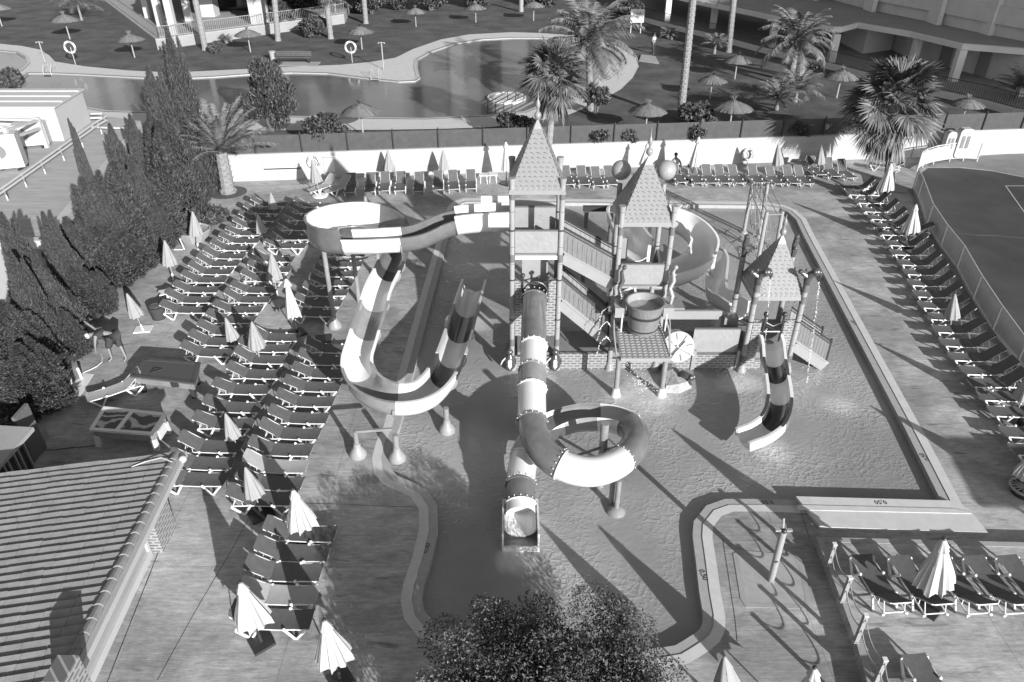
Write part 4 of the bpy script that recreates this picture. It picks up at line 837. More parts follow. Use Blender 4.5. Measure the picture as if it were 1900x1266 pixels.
pars = [(445,1080,486,1194,'white','big white parasol with a wide loose canopy, lowest at left'),(601,1150,632,1262,'white','white parasol at the bottom edge with its right half in shadow'),(543,908,572,1012,'white','bright white parasol beside the short near lounger column'),(455,868,485,950,'beige','beige parasol left of the bright white one, above a dark base'),
(418,768,443,838,'beige','beige parasol among loungers, halfway between games table and flume'),(418,590,442,655,'beige','left one of the two close beige parasols'),(467,598,484,676,'beige','right one of the two close beige parasols'),(530,516,552,620,'slim','slim white parasol with a black base among the loungers'),
(503,470,514,548,'beige','beige parasol just behind the slim white one'),(477,397,491,455,'beige','beige parasol standing in the castle tower shadow'),(502,358,510,405,'beige','beige parasol nearest the round palm bed'),(357,393,368,463,'beige','beige parasol above the pale planter tub at the hedge'),
(305,447,322,520,'beige','beige parasol beside the star-shaped white table'),(235,545,266,614,'beige','beige parasol on a square white base, alone by the hedge'),(579,298,594,364,'beige','parasol in front of the left wall life ring, on a round white base'),(719.6,280,722,338,'beige','first small parasol against the white wall'),
(822,279.5,824,338,'beige','second small parasol against the white wall'),(676,359,688,410,'beige','parasol mostly hidden behind the flume bowl'),(938,262,940,342,'slim','slim white parasol left of the tallest castle roof'),(1203,264,1187,327,'slim','white parasol behind the spire between the balls'),
(1297,253,1283,335,'slim','tilted slim white parasol right of the balls'),(1444,267,1443,331,'beige','beige parasol right of the life ring on the wall'),(1524,270,1519,326,'beige','last beige parasol at the wall before the fan palm'),(1654,302,1635,381,'white','white parasol under the fan palm edge'),
(1700,378,1683,459,'white','white parasol in the middle of the court fence row'),(1772,545,1762,617,'beige','small pale parasol over the court fence row'),(1915,690,1885,771,'beige','beige parasol cut by the right picture edge'),(1922,836,1893,906,'white','white parasol corner at the right edge by the round vent'),
(1340,1218,1353,1330,'beige','beige parasol top at the bottom edge beside the round tree'),(1512,1238,1490,1350,'white','white parasol top at the bottom edge near the rope posts')]
for p in pars: parasol(*p)
parasol(1752,998,1722,1128,'white','large white parasol on the raised terrace', .28)
for a, b, nm, l in ((266,612,'w','square white parasol base slab by the hedge'),):
    p = G(a, b); o = MB().box((p.x, p.y, .025), (.62,.5,.05), .15).build('base_slab', M_plast); tag(o, l, 'slab')
p = G(594,364); o = MB().lathe(tuple(p), [(.42,0),(.42,.05),(.3,.09),(.0001,.1)], 24).build('base_disc', M_plast); tag(o, 'round white parasol base in front of the wall', 'base')

# ================================================================ THATCHED PARASOLS
def make_palapa():
    r = thing('thatched_parasol', 'proto', 'thatched parasol'); rs = random.Random(2)
    MB().cyl((0,0,0), (0,0,1.75), .06, .05, 8).build('pole', M_conc, r, True)
    m = MB(); n = 64
    for lay, (r0, z0, r1, z1) in enumerate(((.0,2.12,.55,1.92),(.35,2.02,.9,1.78),(.7,1.88,1.28,1.58))):
        for k in range(n):
            a0, a1 = 2*PI*(k-.2)/n, 2*PI*(k+1.2)/n; e = r1*rs.uniform(.94, 1.05); zz = z1-rs.uniform(0, .05); c = lambda a, rr_, z: (rr_*math.cos(a), rr_*math.sin(a), z+rs.uniform(-.01,.01)); m.add([c(a0, max(r0,.02), z0), c(a1, max(r0,.02), z0), c(a1, e, zz), c(a0, e*.99, zz-.01)], [(0,1,2,3)])
    n2 = 30; 
    for k in range(n2): a0, a1 = 2*PI*k/n2, 2*PI*(k+1)/n2; m.add([(0,0,1.95),(1.22*math.cos(a0),1.22*math.sin(a0),1.52),(1.22*math.cos(a1),1.22*math.sin(a1),1.52)], [(0,1,2)])
    m.build('thatch', M_thatch, r, rnd=True)
    m = MB()
    for k in range(40):
        a = rs.uniform(0, 2*PI); s = rs.uniform(.1, .3); m.add([(-.04,0,2.05),(.04,0,2.05),(s*math.cos(a), s*math.sin(a), 2.3+rs.uniform(0,.15))], [(0,1,2)])
    m.build('top_tuft', M_thatch, r, rnd=True)
    m = MB()
    for k in range(8): a = k*PI/4; m.tube([(0,0,1.7),(1.15*math.cos(a),1.15*math.sin(a),1.55)], .015, 4)
    m.build('ribs', M_bark, r); return r
pal = [(130,73,54,'thatched parasol nearest the small left pool'),(250,107,52,'thatched parasol in front of the slanting plinth'),(465,97,50,'thatched parasol before the veranda railing'),(672,92,50,'thatched parasol behind the life ring pole'),(772,50,41,'thatched parasol at the far lawn, left of the far pair'),(883,42,40,'left one of the far pair of thatched parasols'),(990,39,42,'right one of the far pair, by the date palm crown'),(4,49,50,'thatched parasol cut by the left picture edge'),
(674,252,74,'thatched parasol on the near side of the still pool'),(1197,250,72,'thatched parasol left of the tall slim trunk'),(1352,246,75,'widest thatched parasol, right of the tall slim trunk'),(1317,184,54,'ragged thatched parasol in the lawn middle'),(1363,147,53,'thatched parasol below the second tall trunk'),(1552,182,63,'thatched parasol close to the arcade kerb'),(1782,232,62,'thatched parasol behind the netting at right')]
pp = None
for i, (a, b, wpx, l) in enumerate(pal):
    o = make_palapa() if pp is None else copy_tree(pp); pp = pp or o; B = G(a, b, ZU); zc = B.y*CT+(CH-ZU-1.6)*ST; s = wpx*zc/FPX/2.56
    o.location = B; o.rotation_euler = (0, 0, i*.7); o.scale = (s, s, s*.98); tag(o, l, 'thatched parasol', 'thatched parasols on the lawn')
# ================================================================ LAWN FURNITURE, RINGS, SIGNS
def ring(c, R0, label, pole=None, ny=1, group='life rings'):
    r = thing('life_ring', label, 'life ring', (c[0], c[1], pole if pole is not None else c[2]), group); c = Vector(c)
    for s in range(8):
        m = MB(); a0 = s*PI/4; m.tube([c+Vector((R0*math.cos(a0+k*PI/4/5), 0, R0*math.sin(a0+k*PI/4/5))) for k in range(6)], R0*.2, 8); m.build('ring_band' if s % 2 else 'ring_segment', M_conc if s % 2 else M_plast, r, True)
    if pole is not None: MB().cyl((c.x, c.y+.1, pole), (c.x, c.y+.1, c.z), .04, n=8).build('pole', M_steel, r)
    else:
        m = MB(); m.tube([c+Vector((-R0*.9,-.05,R0*.5)), c+Vector((-.1,-.12,-R0*.9)), c+Vector((.15,-.1,-R0*2.2)), c+Vector((-.05,-.1,-R0*3))], .02, 5); m.tube([c+Vector((.1,-.08,R0*.6)), c+Vector((.25,-.1,0)), c+Vector((0,-.15,-R0*1.4)), c+Vector((.2,-.1,-R0*2.6))], .018, 5); m.build('rope', M_plast, r)
for a, b, y0, l in ((146,121,88,'life ring on a post by the small left pool'),(660,117,88,'life ring on a post beside the shower pole')):
    B = G(a, b, ZU); t = V(a-(11 if a < 300 else 3), y0, B.y); ring((B.x-.3, B.y, t.z), .43, l, ZU)
Wy = lambda x: WA.y+(x-WA.x)*wd.y/wd.x
for a, b, l in ((582,301,'life ring with ropes hanging on the left of the white wall'),(1388,287,'life ring with a coiled rope on the right of the white wall')):
    q = V(a, b, 42.0); yy = Wy(q.x)-.12; q = V(a, b, yy); ring((q.x, yy, q.z), .33, l)
def shower(a, b, ty, label, group=None, tx=None, z0=ZU):
    B = G(a, b, z0); t = V(tx if tx else a-4, ty, B.y); r = thing('outdoor_shower', label, 'shower', tuple(B), group)
    MB().cyl(B, (B.x, B.y, t.z), .05, n=8).build('column', M_steel, r, True); m = MB(); m.cyl((B.x-.25,B.y,t.z-.05), (B.x+.25,B.y,t.z-.05), .03, n=6); m.lathe((B.x-.25,B.y,t.z-.12), [(.08,0),(.03,.07)], 8); m.lathe((B.x+.25,B.y,t.z-.12), [(.08,0),(.03,.07)], 8); m.build('shower_head', M_steel, r)
    MB().lathe(tuple(B), [(.14,0),(.14,.03),(.05,.04)], 10).build('foot_plate', M_steel, r)
shower(712,130,78,'tall shower pole on the pool surround'); shower(85,118,77,'shower pole near the small left pool')
def ladder(a, b, label):
    p = G(a, b, ZU); r = thing('pool_ladder', label, 'ladder', tuple(p), 'pool ladders')
    for dx in (-.3, .3): 
        m = MB(); m.tube([p+Vector((dx,.7,0)), p+Vector((dx,.6,.75)), p+Vector((dx,.1,.85)), p+Vector((dx,-.25,.3)), p+Vector((dx,-.3,-.5))], .025, 6); m.build('handrail', M_steel, r, True)
    MB().box((p.x, p.y-.3, ZU-.03), (.6,.1,.05)).build('step', M_dark, r)
ladder(697,147,'ladder rails beside the shower pole'); ladder(92,138,'ladder rails near the small left pool')
p = G(948,212,ZU); r = thing('step_handrail', 'slanting handrails over the pool steps', 'handrail', tuple(p))
for k in range(4): a = G(905+15*k, 213-1*k, ZU); b_ = G(942+15*k, 190, ZU); m = MB(); m.tube([a+Vector((0,0,.05)), a+Vector((0,0,.75)), b_+Vector((0,0,.75)), b_+Vector((0,0,.05))], .03, 6); m.build('rail', M_dark, r)
# bench, stone
p = G(545,118,ZU); r = thing('park_bench', 'dark park bench on a pale slab by the pool', 'bench', tuple(p))
m = MB(); [m.box((p.x, p.y+.1*k, ZU+.45), (3.0,.08,.04)) for k in range(4)]; m.build('seat', M_bark, r); m = MB(); [m.box((p.x, p.y+.42, ZU+.6+.13*k), (3.0,.04,.08)) for k in range(3)]; m.build('backrest', M_bark, r)
for dx in (-1.3, 1.3): MB().box((p.x+dx, p.y+.2, ZU+.22), (.08,.4,.44)).build('leg', M_dark, r)
struct(MB().box((p.x+.6, p.y-.3, ZU+.015), (3.2,1.6,.03)).build('bench_slab', M_conc))
p = G(507,112,ZU); t = thing('litter_bin', 'small pale litter bin left of the park bench', 'bin', tuple(p)); MB().lathe(tuple(p), [(.22,0),(.28,.7),(.24,.72)], 12).build('bin_body', M_conc, t, True); MB().lathe((p.x,p.y,p.z+.7), [(.3,0),(.3,.06),(.1,.1)], 12).build('lid', M_steel, t)
# white lawn sign
p = G(1180,62,ZU); r = thing('lawn_sign', 'white notice board on two legs beyond the curved pool', 'sign', tuple(p)); z1 = V(1180,17,p.y).z; z0_ = V(1180,42,p.y).z
MB().box((p.x, p.y, (z0_+z1)/2), (1.35,.06,z1-z0_)).build('board', M_plast, r)
for dx in (-.55,.45): MB().cyl((p.x+dx, p.y+.06, ZU), (p.x+dx, p.y+.06, z1-.1), .04, n=6).build('leg', M_plast, r)
m = MB(); [m.box((p.x-.35+.3*k, p.y-.04, (z0_+z1)/2+.25), (.2,.02,.22)) for k in range(3)]; m.build('print', M_conc, r)
p = G(967,22,ZU); z1 = V(963,-20,p.y).z; o = MB().cyl(p, (p.x,p.y,z1), .28, .24, 10).build('white_post', M_bwall); tag(o, 'thick white post beside the far thatched pair', 'post')
# wall signs
def wall_sign(a, b, c, d, label, rows=0):
    q = V(a, b, 42.0); y0 = Wy(q.x)-.03; A_, B_ = V(a, d, y0), V(c, b, Wy(V(c, b, 42).x)-.03); r = thing('wall_sign', label, 'sign', tuple((A_+B_)/2))
    MB().beam(((A_.x), A_.y, (A_.z+B_.z)/2), (B_.x, B_.y, (A_.z+B_.z)/2), .05, B_.z-A_.z).build('panel', M_plast, r); return r, A_, B_
r, A_, B_ = wall_sign(491, 289, 556, 313, 'white rules panel with a dark bottom edge on the wall')
MB().beam((A_.x, A_.y-.05, A_.z-.02), (B_.x, B_.y-.05, A_.z-.02), .06, .06).build('bottom_rail', M_dark, r)
m = MB()
for k, w_ in enumerate((.30,.18,.18)):
    for j in range(2): x0 = A_.x+.12+.62*k; m.beam((x0, A_.y-.04, B_.z-.1-.09*j), (x0+w_*(1-.4*j)*1.6, A_.y-.04, B_.z-.1-.09*j), .02, .03)
m.build('small_print', M_conc, r)
r, A_, B_ = wall_sign(603, 290, 618, 320, 'narrow white list sign on the wall, right of the life ring'); m = MB(); m.beam((A_.x, A_.y-.04, B_.z-.06), (B_.x, A_.y-.04, B_.z-.06), .02, .07); [m.beam((A_.x+.02, A_.y-.04, B_.z-.2-.12*k), (A_.x+.09, A_.y-.04, B_.z-.2-.12*k), .02, .05) for k in range(6)]; m.build('list_print', M_steel, r)
# ================================================================ DECK OBJECTS
# billiard table
def table_frame(name, label, cs, z, zb, topm, bodym):
    P = [G(a, b, z) for a, b in cs]; r = thing(name, label, 'games table', (P[0].x, P[0].y, 0)); pl_ = [(p.x, p.y) for p in P]; return r, pl_
z = .78
r, q = table_frame('billiard_table', 'dark billiard table with a triangle rack beside the loungers', [(240,698),(362,712),(372,672),(268,664)], z, .4, M_feltd, M_band)
MB().prism(offset(q, .08), .45, z-.06).build('body', M_fgm, r); MB().prism(q, z-.06, z, [offset(q, .13)]).build('cushion_rail', M_feltd, r); MB().prism(offset(q, .12), z-.08, z-.02).build('cloth', M_feltd, r)
m = MB()
for p in q: m.cyl((*p, z-.01), (*p, z+.004), .001, n=6)
qi = offset(q, .11)
for p in qi: m.cyl((*p, z-.02), (*p, z+.006), .055, n=12)
m.build('pockets', M_dark, r)
qq = offset(q, .22)
for p in qq: MB().box((p[0], p[1], .23), (.14,.14,.46)).build('leg', M_dark, r)
a = G(279,692,z); m = MB(); tr = [Vector((0,0,0)), Vector((.02,.3,0)), Vector((.3,.22,0))]
for k in range(3): m.beam(a+tr[k], a+tr[(k+1)%3], .035, .03)
o = m.build('triangle_rack', M_dark, None); tag(o, 'black triangle rack on the billiard table cloth', 'rack')
a = Vector((*q[0], 0)).lerp(Vector((*q[1], 0)), .66); MB().box((a.x+.02, a.y+.05, .6), (.24,.08,.18)).build('coin_box', M_dark, r)
z = .72
r, q = table_frame('air_hockey_table', 'painted air hockey table with white legs and swirling artwork', [(165,797),(283,806),(310,766),(192,754)], z, .4, None, None)
MB().prism(offset(q, .07), .36, z-.07).build('body', M_pil, r); MB().prism(q, z-.07, z, [offset(q, .11)]).build('rim', M_bsh, r)
def swirl_mat():
    m = bpy.data.materials.new('swirl_artwork'); m.use_nodes = True; N = m.node_tree.nodes; L = m.node_tree.links; p = N['Principled BSDF']; wv = N.new('ShaderNodeTexWave'); wv.wave_type = 'RINGS'; wv.inputs['Scale'].default_value = 1.4; wv.inputs['Distortion'].default_value = 9; wv.inputs['Detail'].default_value = 3
    tc = N.new('ShaderNodeTexCoord'); L.new(tc.outputs['Object'], wv.inputs[0]); cr = N.new('ShaderNodeValToRGB'); cr.color_ramp.elements[0].position = .55; cr.color_ramp.elements[0].color = (.04,.04,.04,1); cr.color_ramp.elements[1].position = .85; cr.color_ramp.elements[1].color = (.4,.4,.4,1); L.new(wv.outputs[0], cr.inputs[0]); L.new(cr.outputs[0], p.inputs['Base Color']); p.inputs['Roughness'].default_value = .3; return m
M_sw = swirl_mat(); MB().prism(offset(q, .1), z-.09, z-.03).build('playfield', M_sw, r)
a = [(Vector((*q[0],z-.01)).lerp(Vector((*q[1],z-.01)), .42)), (Vector((*q[3],z-.01)).lerp(Vector((*q[2],z-.01)), .47))]; MB().beam(a[0], a[1], .13, .03).build('centre_bar', M_bsh, r)
for i, p in enumerate(offset(q, .12)): MB().beam((p[0], p[1], .4), (p[0]+(.05 if i in (1,2) else -.05), p[1]-.03, 0), .17, .12).build('leg', M_plast, r)
m = MB(); a = Vector((*q[1], 0)).lerp(Vector((*q[2], 0)), .5); m.box((a.x-.0, a.y, .42), (.05,.45,.32), math.atan2(q[2][1]-q[1][1], q[2][0]-q[1][0])-PI/2); m.build('coin_box', M_plast, r)
# star-shaped table, chairs, bins by the hedge
p = G(310,541,.55); r = thing('star_table', 'white star-shaped plastic table by the hedge', 'table', (p.x, p.y, 0)); pts = []
for k in range(10): t = R(100)+k*PI/5; rr_ = .40 if k % 2 == 0 else .22; pts.append((p.x+rr_*math.cos(t), p.y+rr_*math.sin(t)))
MB().prism(pts, .52, .56).build('table_top', M_plast, r)
for k in range(3): t = k*2.1; MB().cyl((p.x+.15*math.cos(t), p.y+.15*math.sin(t), 0), (p.x, p.y, .53), .03, n=6).build('leg', M_plast, r)
p = G(296,590); r = thing('wicker_tub', 'dark round wicker tub at the end of the hedge loungers', 'tub', tuple(p)); MB().lathe(tuple(p), [(.26,0),(.33,.5),(.33,.55),(.28,.54),(.24,.3)], 20).build('tub_body', M_cloth, r, True); MB().lathe((p.x,p.y,.5), [(.27,0),(.0001,.03)], 16).build('filling', M_band, r)
p = G(362,446); r = thing('planter_tub', 'large pale planter tub under the hedge parasol', 'planter', tuple(p)); MB().lathe(tuple(p), [(.55,0),(.62,.1),(.85,.55),(.80,.58),(.76,.5),(.0001,.42)], 9).build('tub', M_conc, r); 
shrub('potted_shrub', 'dark shrub growing out of the pale planter tub', 'shrub', (p.x-.2, p.y+.3, .45), .6, .55, .4, 1500, .1, 90, trunk=False)
p = G(342,463); o = MB(); o.cyl(p, (p.x-.1,p.y+.02,.55), .03, n=6); o.box((p.x-.25,p.y-.05,.02), (.4,.06,.04)); o = o.build('low_post', M_plast); tag(o, 'small white post on the paving near the planter tub', 'post')
# bollard mat
o = MB().prism(xy([(94,752),(140,750),(174,695),(156,694)]), .001, .03).build('rubber_mat', M_plast); tag(o, 'long white mat below three bollards at the hedge', 'mat')
for a, b, l in ((126,742,'white bollard nearest the kiosk'),(138,722,'middle white bollard on the mat'),(152,703,'white bollard nearest the gardener')):
    p = G(a, b); t = thing('bollard', l, 'bollard', tuple(p), 'bollards on the white mat'); MB().cyl(p, (p.x-.02,p.y,.42), .05, n=10).build('post', M_plast, t, True); MB().sphere((p.x-.02,p.y,.42), .055, 10, 6).build('cap', M_plast, t, True)
m = MB(); m.tube([G(*q_, .03) for q_ in ((186,655),(190,663),(189,672),(180,680),(168,686),(156,691),(148,697))], .018, 5); o = m.build('garden_hose', M_plast); tag(o, 'pale garden hose curling from the gardener to the mat', 'hose')
m = MB(); m.tube([G(*q_, .02) for q_ in ((70,835),(100,835),(130,831),(160,829),(182,826))], .014, 4); o = m.build('power_cable', M_dark); tag(o, 'thin dark cable running from the kiosk to the hockey table', 'cable')
p = G(71,820); o = MB().box((p.x, p.y, .22), (.5,.4,.44), R(12)).build('crate', M_bwall); tag(o, 'pale box beside the kiosk', 'box')
# white folding tables near the wall
for a, b, l in ((915,338,'small white table left of the tall tower'),(898,339,'small white chair stack beside the wall table')):
    p = G(a, b); r = thing('side_table', l, 'side table', tuple(p), 'white tables by the wall'); MB().box((p.x,p.y,.48), (.55,.5,.04)).build('table_top', M_plast, r)
    for dx, dy in ((-.2,-.2),(.2,-.2),(.2,.2),(-.2,.2)): MB().cyl((p.x+dx,p.y+dy,0),(p.x+dx*.8,p.y+dy*.8,.47),.02,n=6).build('leg', M_plast, r)
p = G(1897,916); r = thing('floor_vent', 'round openwork vent cover by the right picture edge', 'vent', tuple(p)); m = MB(); m.lathe((p.x,p.y,.22), [(.42,0),(.42,.05),(.36,.05),(.36,0)], 24)
for k in range(8): t = k*PI/8; m.beam((p.x-.38*math.cos(t), p.y-.38*math.sin(t), .24), (p.x+.38*math.cos(t), p.y+.38*math.sin(t), .24), .03, .03)
m.build('cover', M_conc, r); MB().lathe(tuple(p), [(.3,0),(.3,.22)], 16).build('drum', M_dark, r)
p = G(516,563,.3); r = thing('mesh_table', 'small openwork table left of the slim white parasol', 'side table', (p.x,p.y,0)); MB().lathe((p.x,p.y,.3), [(.3,0),(.3,.03),(.0001,.03)], 20).build('table_top', M_steel, r); MB().cyl((p.x,p.y,0),(p.x,p.y,.3),.03,n=6).build('leg', M_steel, r)
for i, (a, b, rot, l) in enumerate(((485,955,.6,'black square base below the beige parasol'),(600,630,.1,'dark mat beside the slim white parasol'))):
    p = G(a, b); o = MB().box((p.x, p.y, .03), (.62,.55,.05), rot).build('base_slab', M_dark); tag(o, l, 'slab')
p = G(1910,792); o = MB().box((p.x, p.y, .12), (.6,.4,.24)).build('base_block', M_dark); tag(o, 'black parasol base block at the right picture edge', 'block')
# shower column on the pad
B = G(1430,1078); T = V(1454,985,B.y); r = thing('shower_column', 'thick steel shower column leaning over the grey pad', 'shower', tuple(B)); T.y = B.y
MB().cyl(B, T, .085, .085, 14).build('column', M_steel, r, True); m = MB(); m.beam(T+Vector((-.2,0,.02)), T+Vector((.2,0,.02)), .07, .05); m.cyl(T+Vector((-.02,0,0)), T+Vector((-.02,.12,.3)), .03, n=8); m.build('shower_head', M_steel, r); MB().sphere(tuple(T+Vector((0,-.03,.02))), .07, 10, 6).build('top_cap', M_dark, r, True); c = B.lerp(T,.45); MB().cyl(c+Vector((0,-.13,0)), c+Vector((0,.0,0)), .035, n=8).build('push_valve', M_steel, r)
# rope posts on the terrace edge
rps = [(1551,1010,1536,1049),(1575,1072,1562,1115),(1607,1142,1588,1190),(1637,1224,1624,1266),(1668,1320,1655,1370)]
RPt = []
for i, (tx, ty, bx, by) in enumerate(rps):
    B = G(bx, by, .28); t = V(tx, ty, B.y); zt = t.z; RPt.append((B, zt)); l = ['rope post at the far corner of the terrace','second rope post from the far terrace corner','third rope post from the far terrace corner','rope post nearest the bottom edge of the picture','rope post just below the picture'][i]
    r = thing('rope_post', l, 'post', tuple(B), 'rope posts along the terrace edge'); MB().beam(B, (B.x, B.y, zt), .09, .09).build('post', M_bwall, r); MB().box((B.x,B.y,B.z+.015),(.14,.14,.03)).build('foot_plate', M_steel, r); MB().box((B.x,B.y,zt+.01),(.1,.1,.03)).build('cap', M_plast, r)
for i in range(len(RPt)-1):
    (a, za), (b_, zb) = RPt[i], RPt[i+1]; m = MB()
    for f in (1, .6):
        pts = []
        for k in range(11): t = k/10; pts.append((a.x+(b_.x-a.x)*t, a.y+(b_.y-a.y)*t, .28+((za-.28)*f-.05)*(1-t)+((zb-.28)*f-.05)*t-.22*4*t*(1-t)))
        m.tube(pts, .014, 5)
    o = m.build('barrier_rope', M_beige); tag(o, ('pair of sagging ropes between the '+['far corner and second','second and third','third and near','near and lowest'][i]+' rope posts'), 'rope')
# ================================================================ PEOPLE
def person_body(joints, radii, edges, m, parent, name='body'):
    me = bpy.data.meshes.new(name); O = ORG[parent.name]; me.from_pydata([tuple(Vector(j)-O) for j in joints], edges, []); o = bpy.data.objects.new(name, me); col.objects.link(o)
    sk = o.modifiers.new('s', 'SKIN'); sk.use_smooth_shade = True
    for i, r in enumerate(radii): me.skin_vertices[0].data[i].radius = (r, r); me.skin_vertices[0].data[i].use_root = (i == 0)
    o.modifiers.new('u', 'SUBSURF').levels = 1; dg = bpy.context.evaluated_depsgraph_get(); me2 = bpy.data.meshes.new_from_object(o.evaluated_get(dg)); bpy.data.objects.remove(o)
    me2.materials.clear(); me2.materials.append(m); o = bpy.data.objects.new(name, me2); col.objects.link(o); o.parent = parent; ORG[o.name] = O; return o
def hand(c, d, parent_list):
    pass
def person(label, loc, J, skin=M_skin, clothes=(), hairm=M_hair, capm=None, s=1.0, rz=0):
    """J: dict of joint positions in metres (local)"""
    t = thing('person', label, 'person', tuple(loc)); L0 = Vector(loc); ca, sa = math.cos(rz), math.sin(rz)
    f = lambda v: L0+Vector((v[0]*ca-v[1]*sa, v[0]*sa+v[1]*ca, v[2]))*s
    names = ['pelvis','waist','chest','neck','head0','head1','sl','el','hl','fl1','sr','er','hr','fr1','kl0','kl','al','tl','kr0','kr','ar','tr']
    rad = dict(pelvis=.14,waist=.125,chest=.15,neck=.06,head0=.085,head1=.09,sl=.065,el=.045,hl=.032,fl1=.03,sr=.065,er=.045,hr=.032,fr1=.03,kl0=.09,kl=.06,al=.04,tl=.035,kr0=.09,kr=.06,ar=.04,tr=.035)
    J = dict(J); 
    def ext(a, b, k): a, b = Vector(J[a]), Vector(J[b]); return tuple(b+(b-a).normalized()*k)
    J['fl1'] = ext('el','hl',.1); J['fr1'] = ext('er','hr',.1)
    js = [f(J[n_]) for n_ in names]; E = [(0,1),(1,2),(2,3),(3,4),(4,5),(2,6),(6,7),(7,8),(8,9),(2,10),(10,11),(11,12),(12,13),(0,14),(14,15),(15,16),(16,17),(0,18),(18,19),(19,20),(20,21)]
    body = person_body(js, [rad[n_]*s for n_ in names], E, skin, t)
    for h, e in (('fl1','el'),('fr1','er')):
        b = f(J[h]); d = (f(J[h])-f(J[e])).normalized(); sd_ = d.cross(Vector((0,.3,1))).normalized(); fm = MB()
        for k in range(4): c0 = b+sd_*(k-1.5)*.018*s; fm.tube([c0, c0+d*.04*s, c0+(d+Vector((0,0,-.4))).normalized()*(.075-.008*abs(k-1.2))*s], [.009*s,.008*s,.006*s], 5)
        fm.tube([b-d*.04*s+sd_*.03*s, b+sd_*.055*s, b+d*.03*s+sd_*.06*s], [.011*s,.009*s,.007*s], 5); fm.build('fingers', skin, t, True)
    hd = Vector(f(J['head1'])); nk = Vector(f(J['head0'])); up = (hd-nk).normalized()
    for cn_, mm, ids, gr in clothes:
        person_body([f(J[i]) for i in ids[0]], [ (rad[i]*gr if not isinstance(gr, dict) else gr[i])*s for i in ids[0]], ids[1], mm, t, cn_)
    m = MB(); m.sphere(tuple(hd+up*.035*s-Vector((0,0,0))), .108*s, 14, 9, (1,1,.95)); m.build('cap' if capm else 'hair', capm or hairm, t, True)
    fw_ = (f((0,-1,0))-f((0,0,0))).normalized()
    if capm: m = MB(); m.box(tuple(hd+fw_*.12*s), (.15*s,.12*s,.015*s)); m.build('cap_brim', capm, t)
    m = MB(); fc = hd-up*.03*s+fw_*.09*s; m.sphere(tuple(fc), .016*s, 8, 5); m.build('nose', skin, t, True)
    return t
# gardener bending towards the hedge (stepping left, body leaning)
g0 = G(209,670)
person('person in dark clothes and white cap bending into the hedge', (g0.x, g0.y, 0), dict(pelvis=(.10,.25,.92),waist=(-.05,.24,1.02),chest=(-.32,.2,1.06),neck=(-.48,.18,1.05),head0=(-.56,.16,1.03),head1=(-.66,.14,1.0),sl=(-.34,.02,1.02),el=(-.38,-.08,.75),hl=(-.45,-.05,.5),sr=(-.36,.38,1.04),er=(-.6,.5,1.1),hr=(-.8,.55,1.25),kl0=(.08,.15,.88),kl=(-.02,.02,.5),al=(.0,.0,.1),tl=(-.1,-.1,.03),kr0=(.16,.33,.88),kr=(.36,.18,.48),ar=(.52,.02,.1),tr=(.46,-.1,.03)),
  clothes=[('shirt', M_cloth, (['waist','chest','sl','sr'],[(0,1),(1,2),(1,3)]), {'waist':.21,'chest':.235,'sl':.12,'sr':.12}),('shorts', M_cloth, (['pelvis','kl0','kl','kr0','kr'],[(0,1),(1,2),(0,3),(3,4)]), {'pelvis':.21,'kl0':.15,'kl':.12,'kr0':.15,'kr':.12})], capm=M_plast)
g1 = G(1211,100,ZU)
person('person walking in a light top and dark trousers on the lawn path', tuple(g1), dict(pelvis=(0,0,.95),waist=(0,0,1.08),chest=(0,0,1.32),neck=(0,0,1.5),head0=(0,-.01,1.57),head1=(0,-.02,1.67),sl=(-.2,0,1.38),el=(-.25,-.05,1.12),hl=(-.24,-.2,.92),sr=(.2,0,1.38),er=(.27,.05,1.12),hr=(.25,.1,.88),kl0=(-.09,0,.88),kl=(-.13,-.12,.5),al=(-.2,-.3,.1),tl=(-.2,-.42,.04),kr0=(.09,0,.88),kr=(.14,.05,.5),ar=(.2,.28,.14),tr=(.2,.2,.04)),
  clothes=[('shirt', M_clothl, (['waist','chest','sl','sr'],[(0,1),(1,2),(1,3)]), {'waist':.16,'chest':.18,'sl':.09,'sr':.09}),('trousers', M_cloth, (['pelvis','kl0','kl','al','kr0','kr','ar'],[(0,1),(1,2),(2,3),(0,4),(4,5),(5,6)]), {'pelvis':.16,'kl0':.11,'kl':.085,'al':.07,'kr0':.11,'kr':.085,'ar':.07})], rz=.6)
o = MB().prism(xy([(1186,112),(1223,117),(1216,104),(1190,101)], ZU+.1), ZU, ZU+.1).build('paving_slab', M_conc); struct(o)
g2 = G(1258,335)
g2 = Vector((g2.x, g2.y, 0))
person('dark-haired person reclining on a lounger right of the right ball', (g2.x, g2.y, 0), dict(pelvis=(0,.85,.5),waist=(0,.98,.6),chest=(0,1.15,.8),neck=(0,1.25,.95),head0=(0,1.27,1.02),head1=(0,1.29,1.1),sl=(-.19,1.15,.84),el=(-.28,.95,.65),hl=(-.25,.75,.55),sr=(.19,1.15,.84),er=(.28,.95,.65),hr=(.25,.75,.55),kl0=(-.09,.8,.48),kl=(-.1,.4,.5),al=(-.1,.02,.46),tl=(-.1,-.06,.5),kr0=(.09,.8,.48),kr=(.1,.4,.62),ar=(.1,.08,.46),tr=(.1,-.02,.46)),
  clothes=[('shirt', M_clothl, (['waist','chest','sl','sr'],[(0,1),(1,2),(1,3)]), {'waist':.15,'chest':.17,'sl':.08,'sr':.08}),('shorts', M_cloth, (['pelvis','kl0','kr0'],[(0,1),(0,2)]), {'pelvis':.16,'kl0':.12,'kr0':.12})])
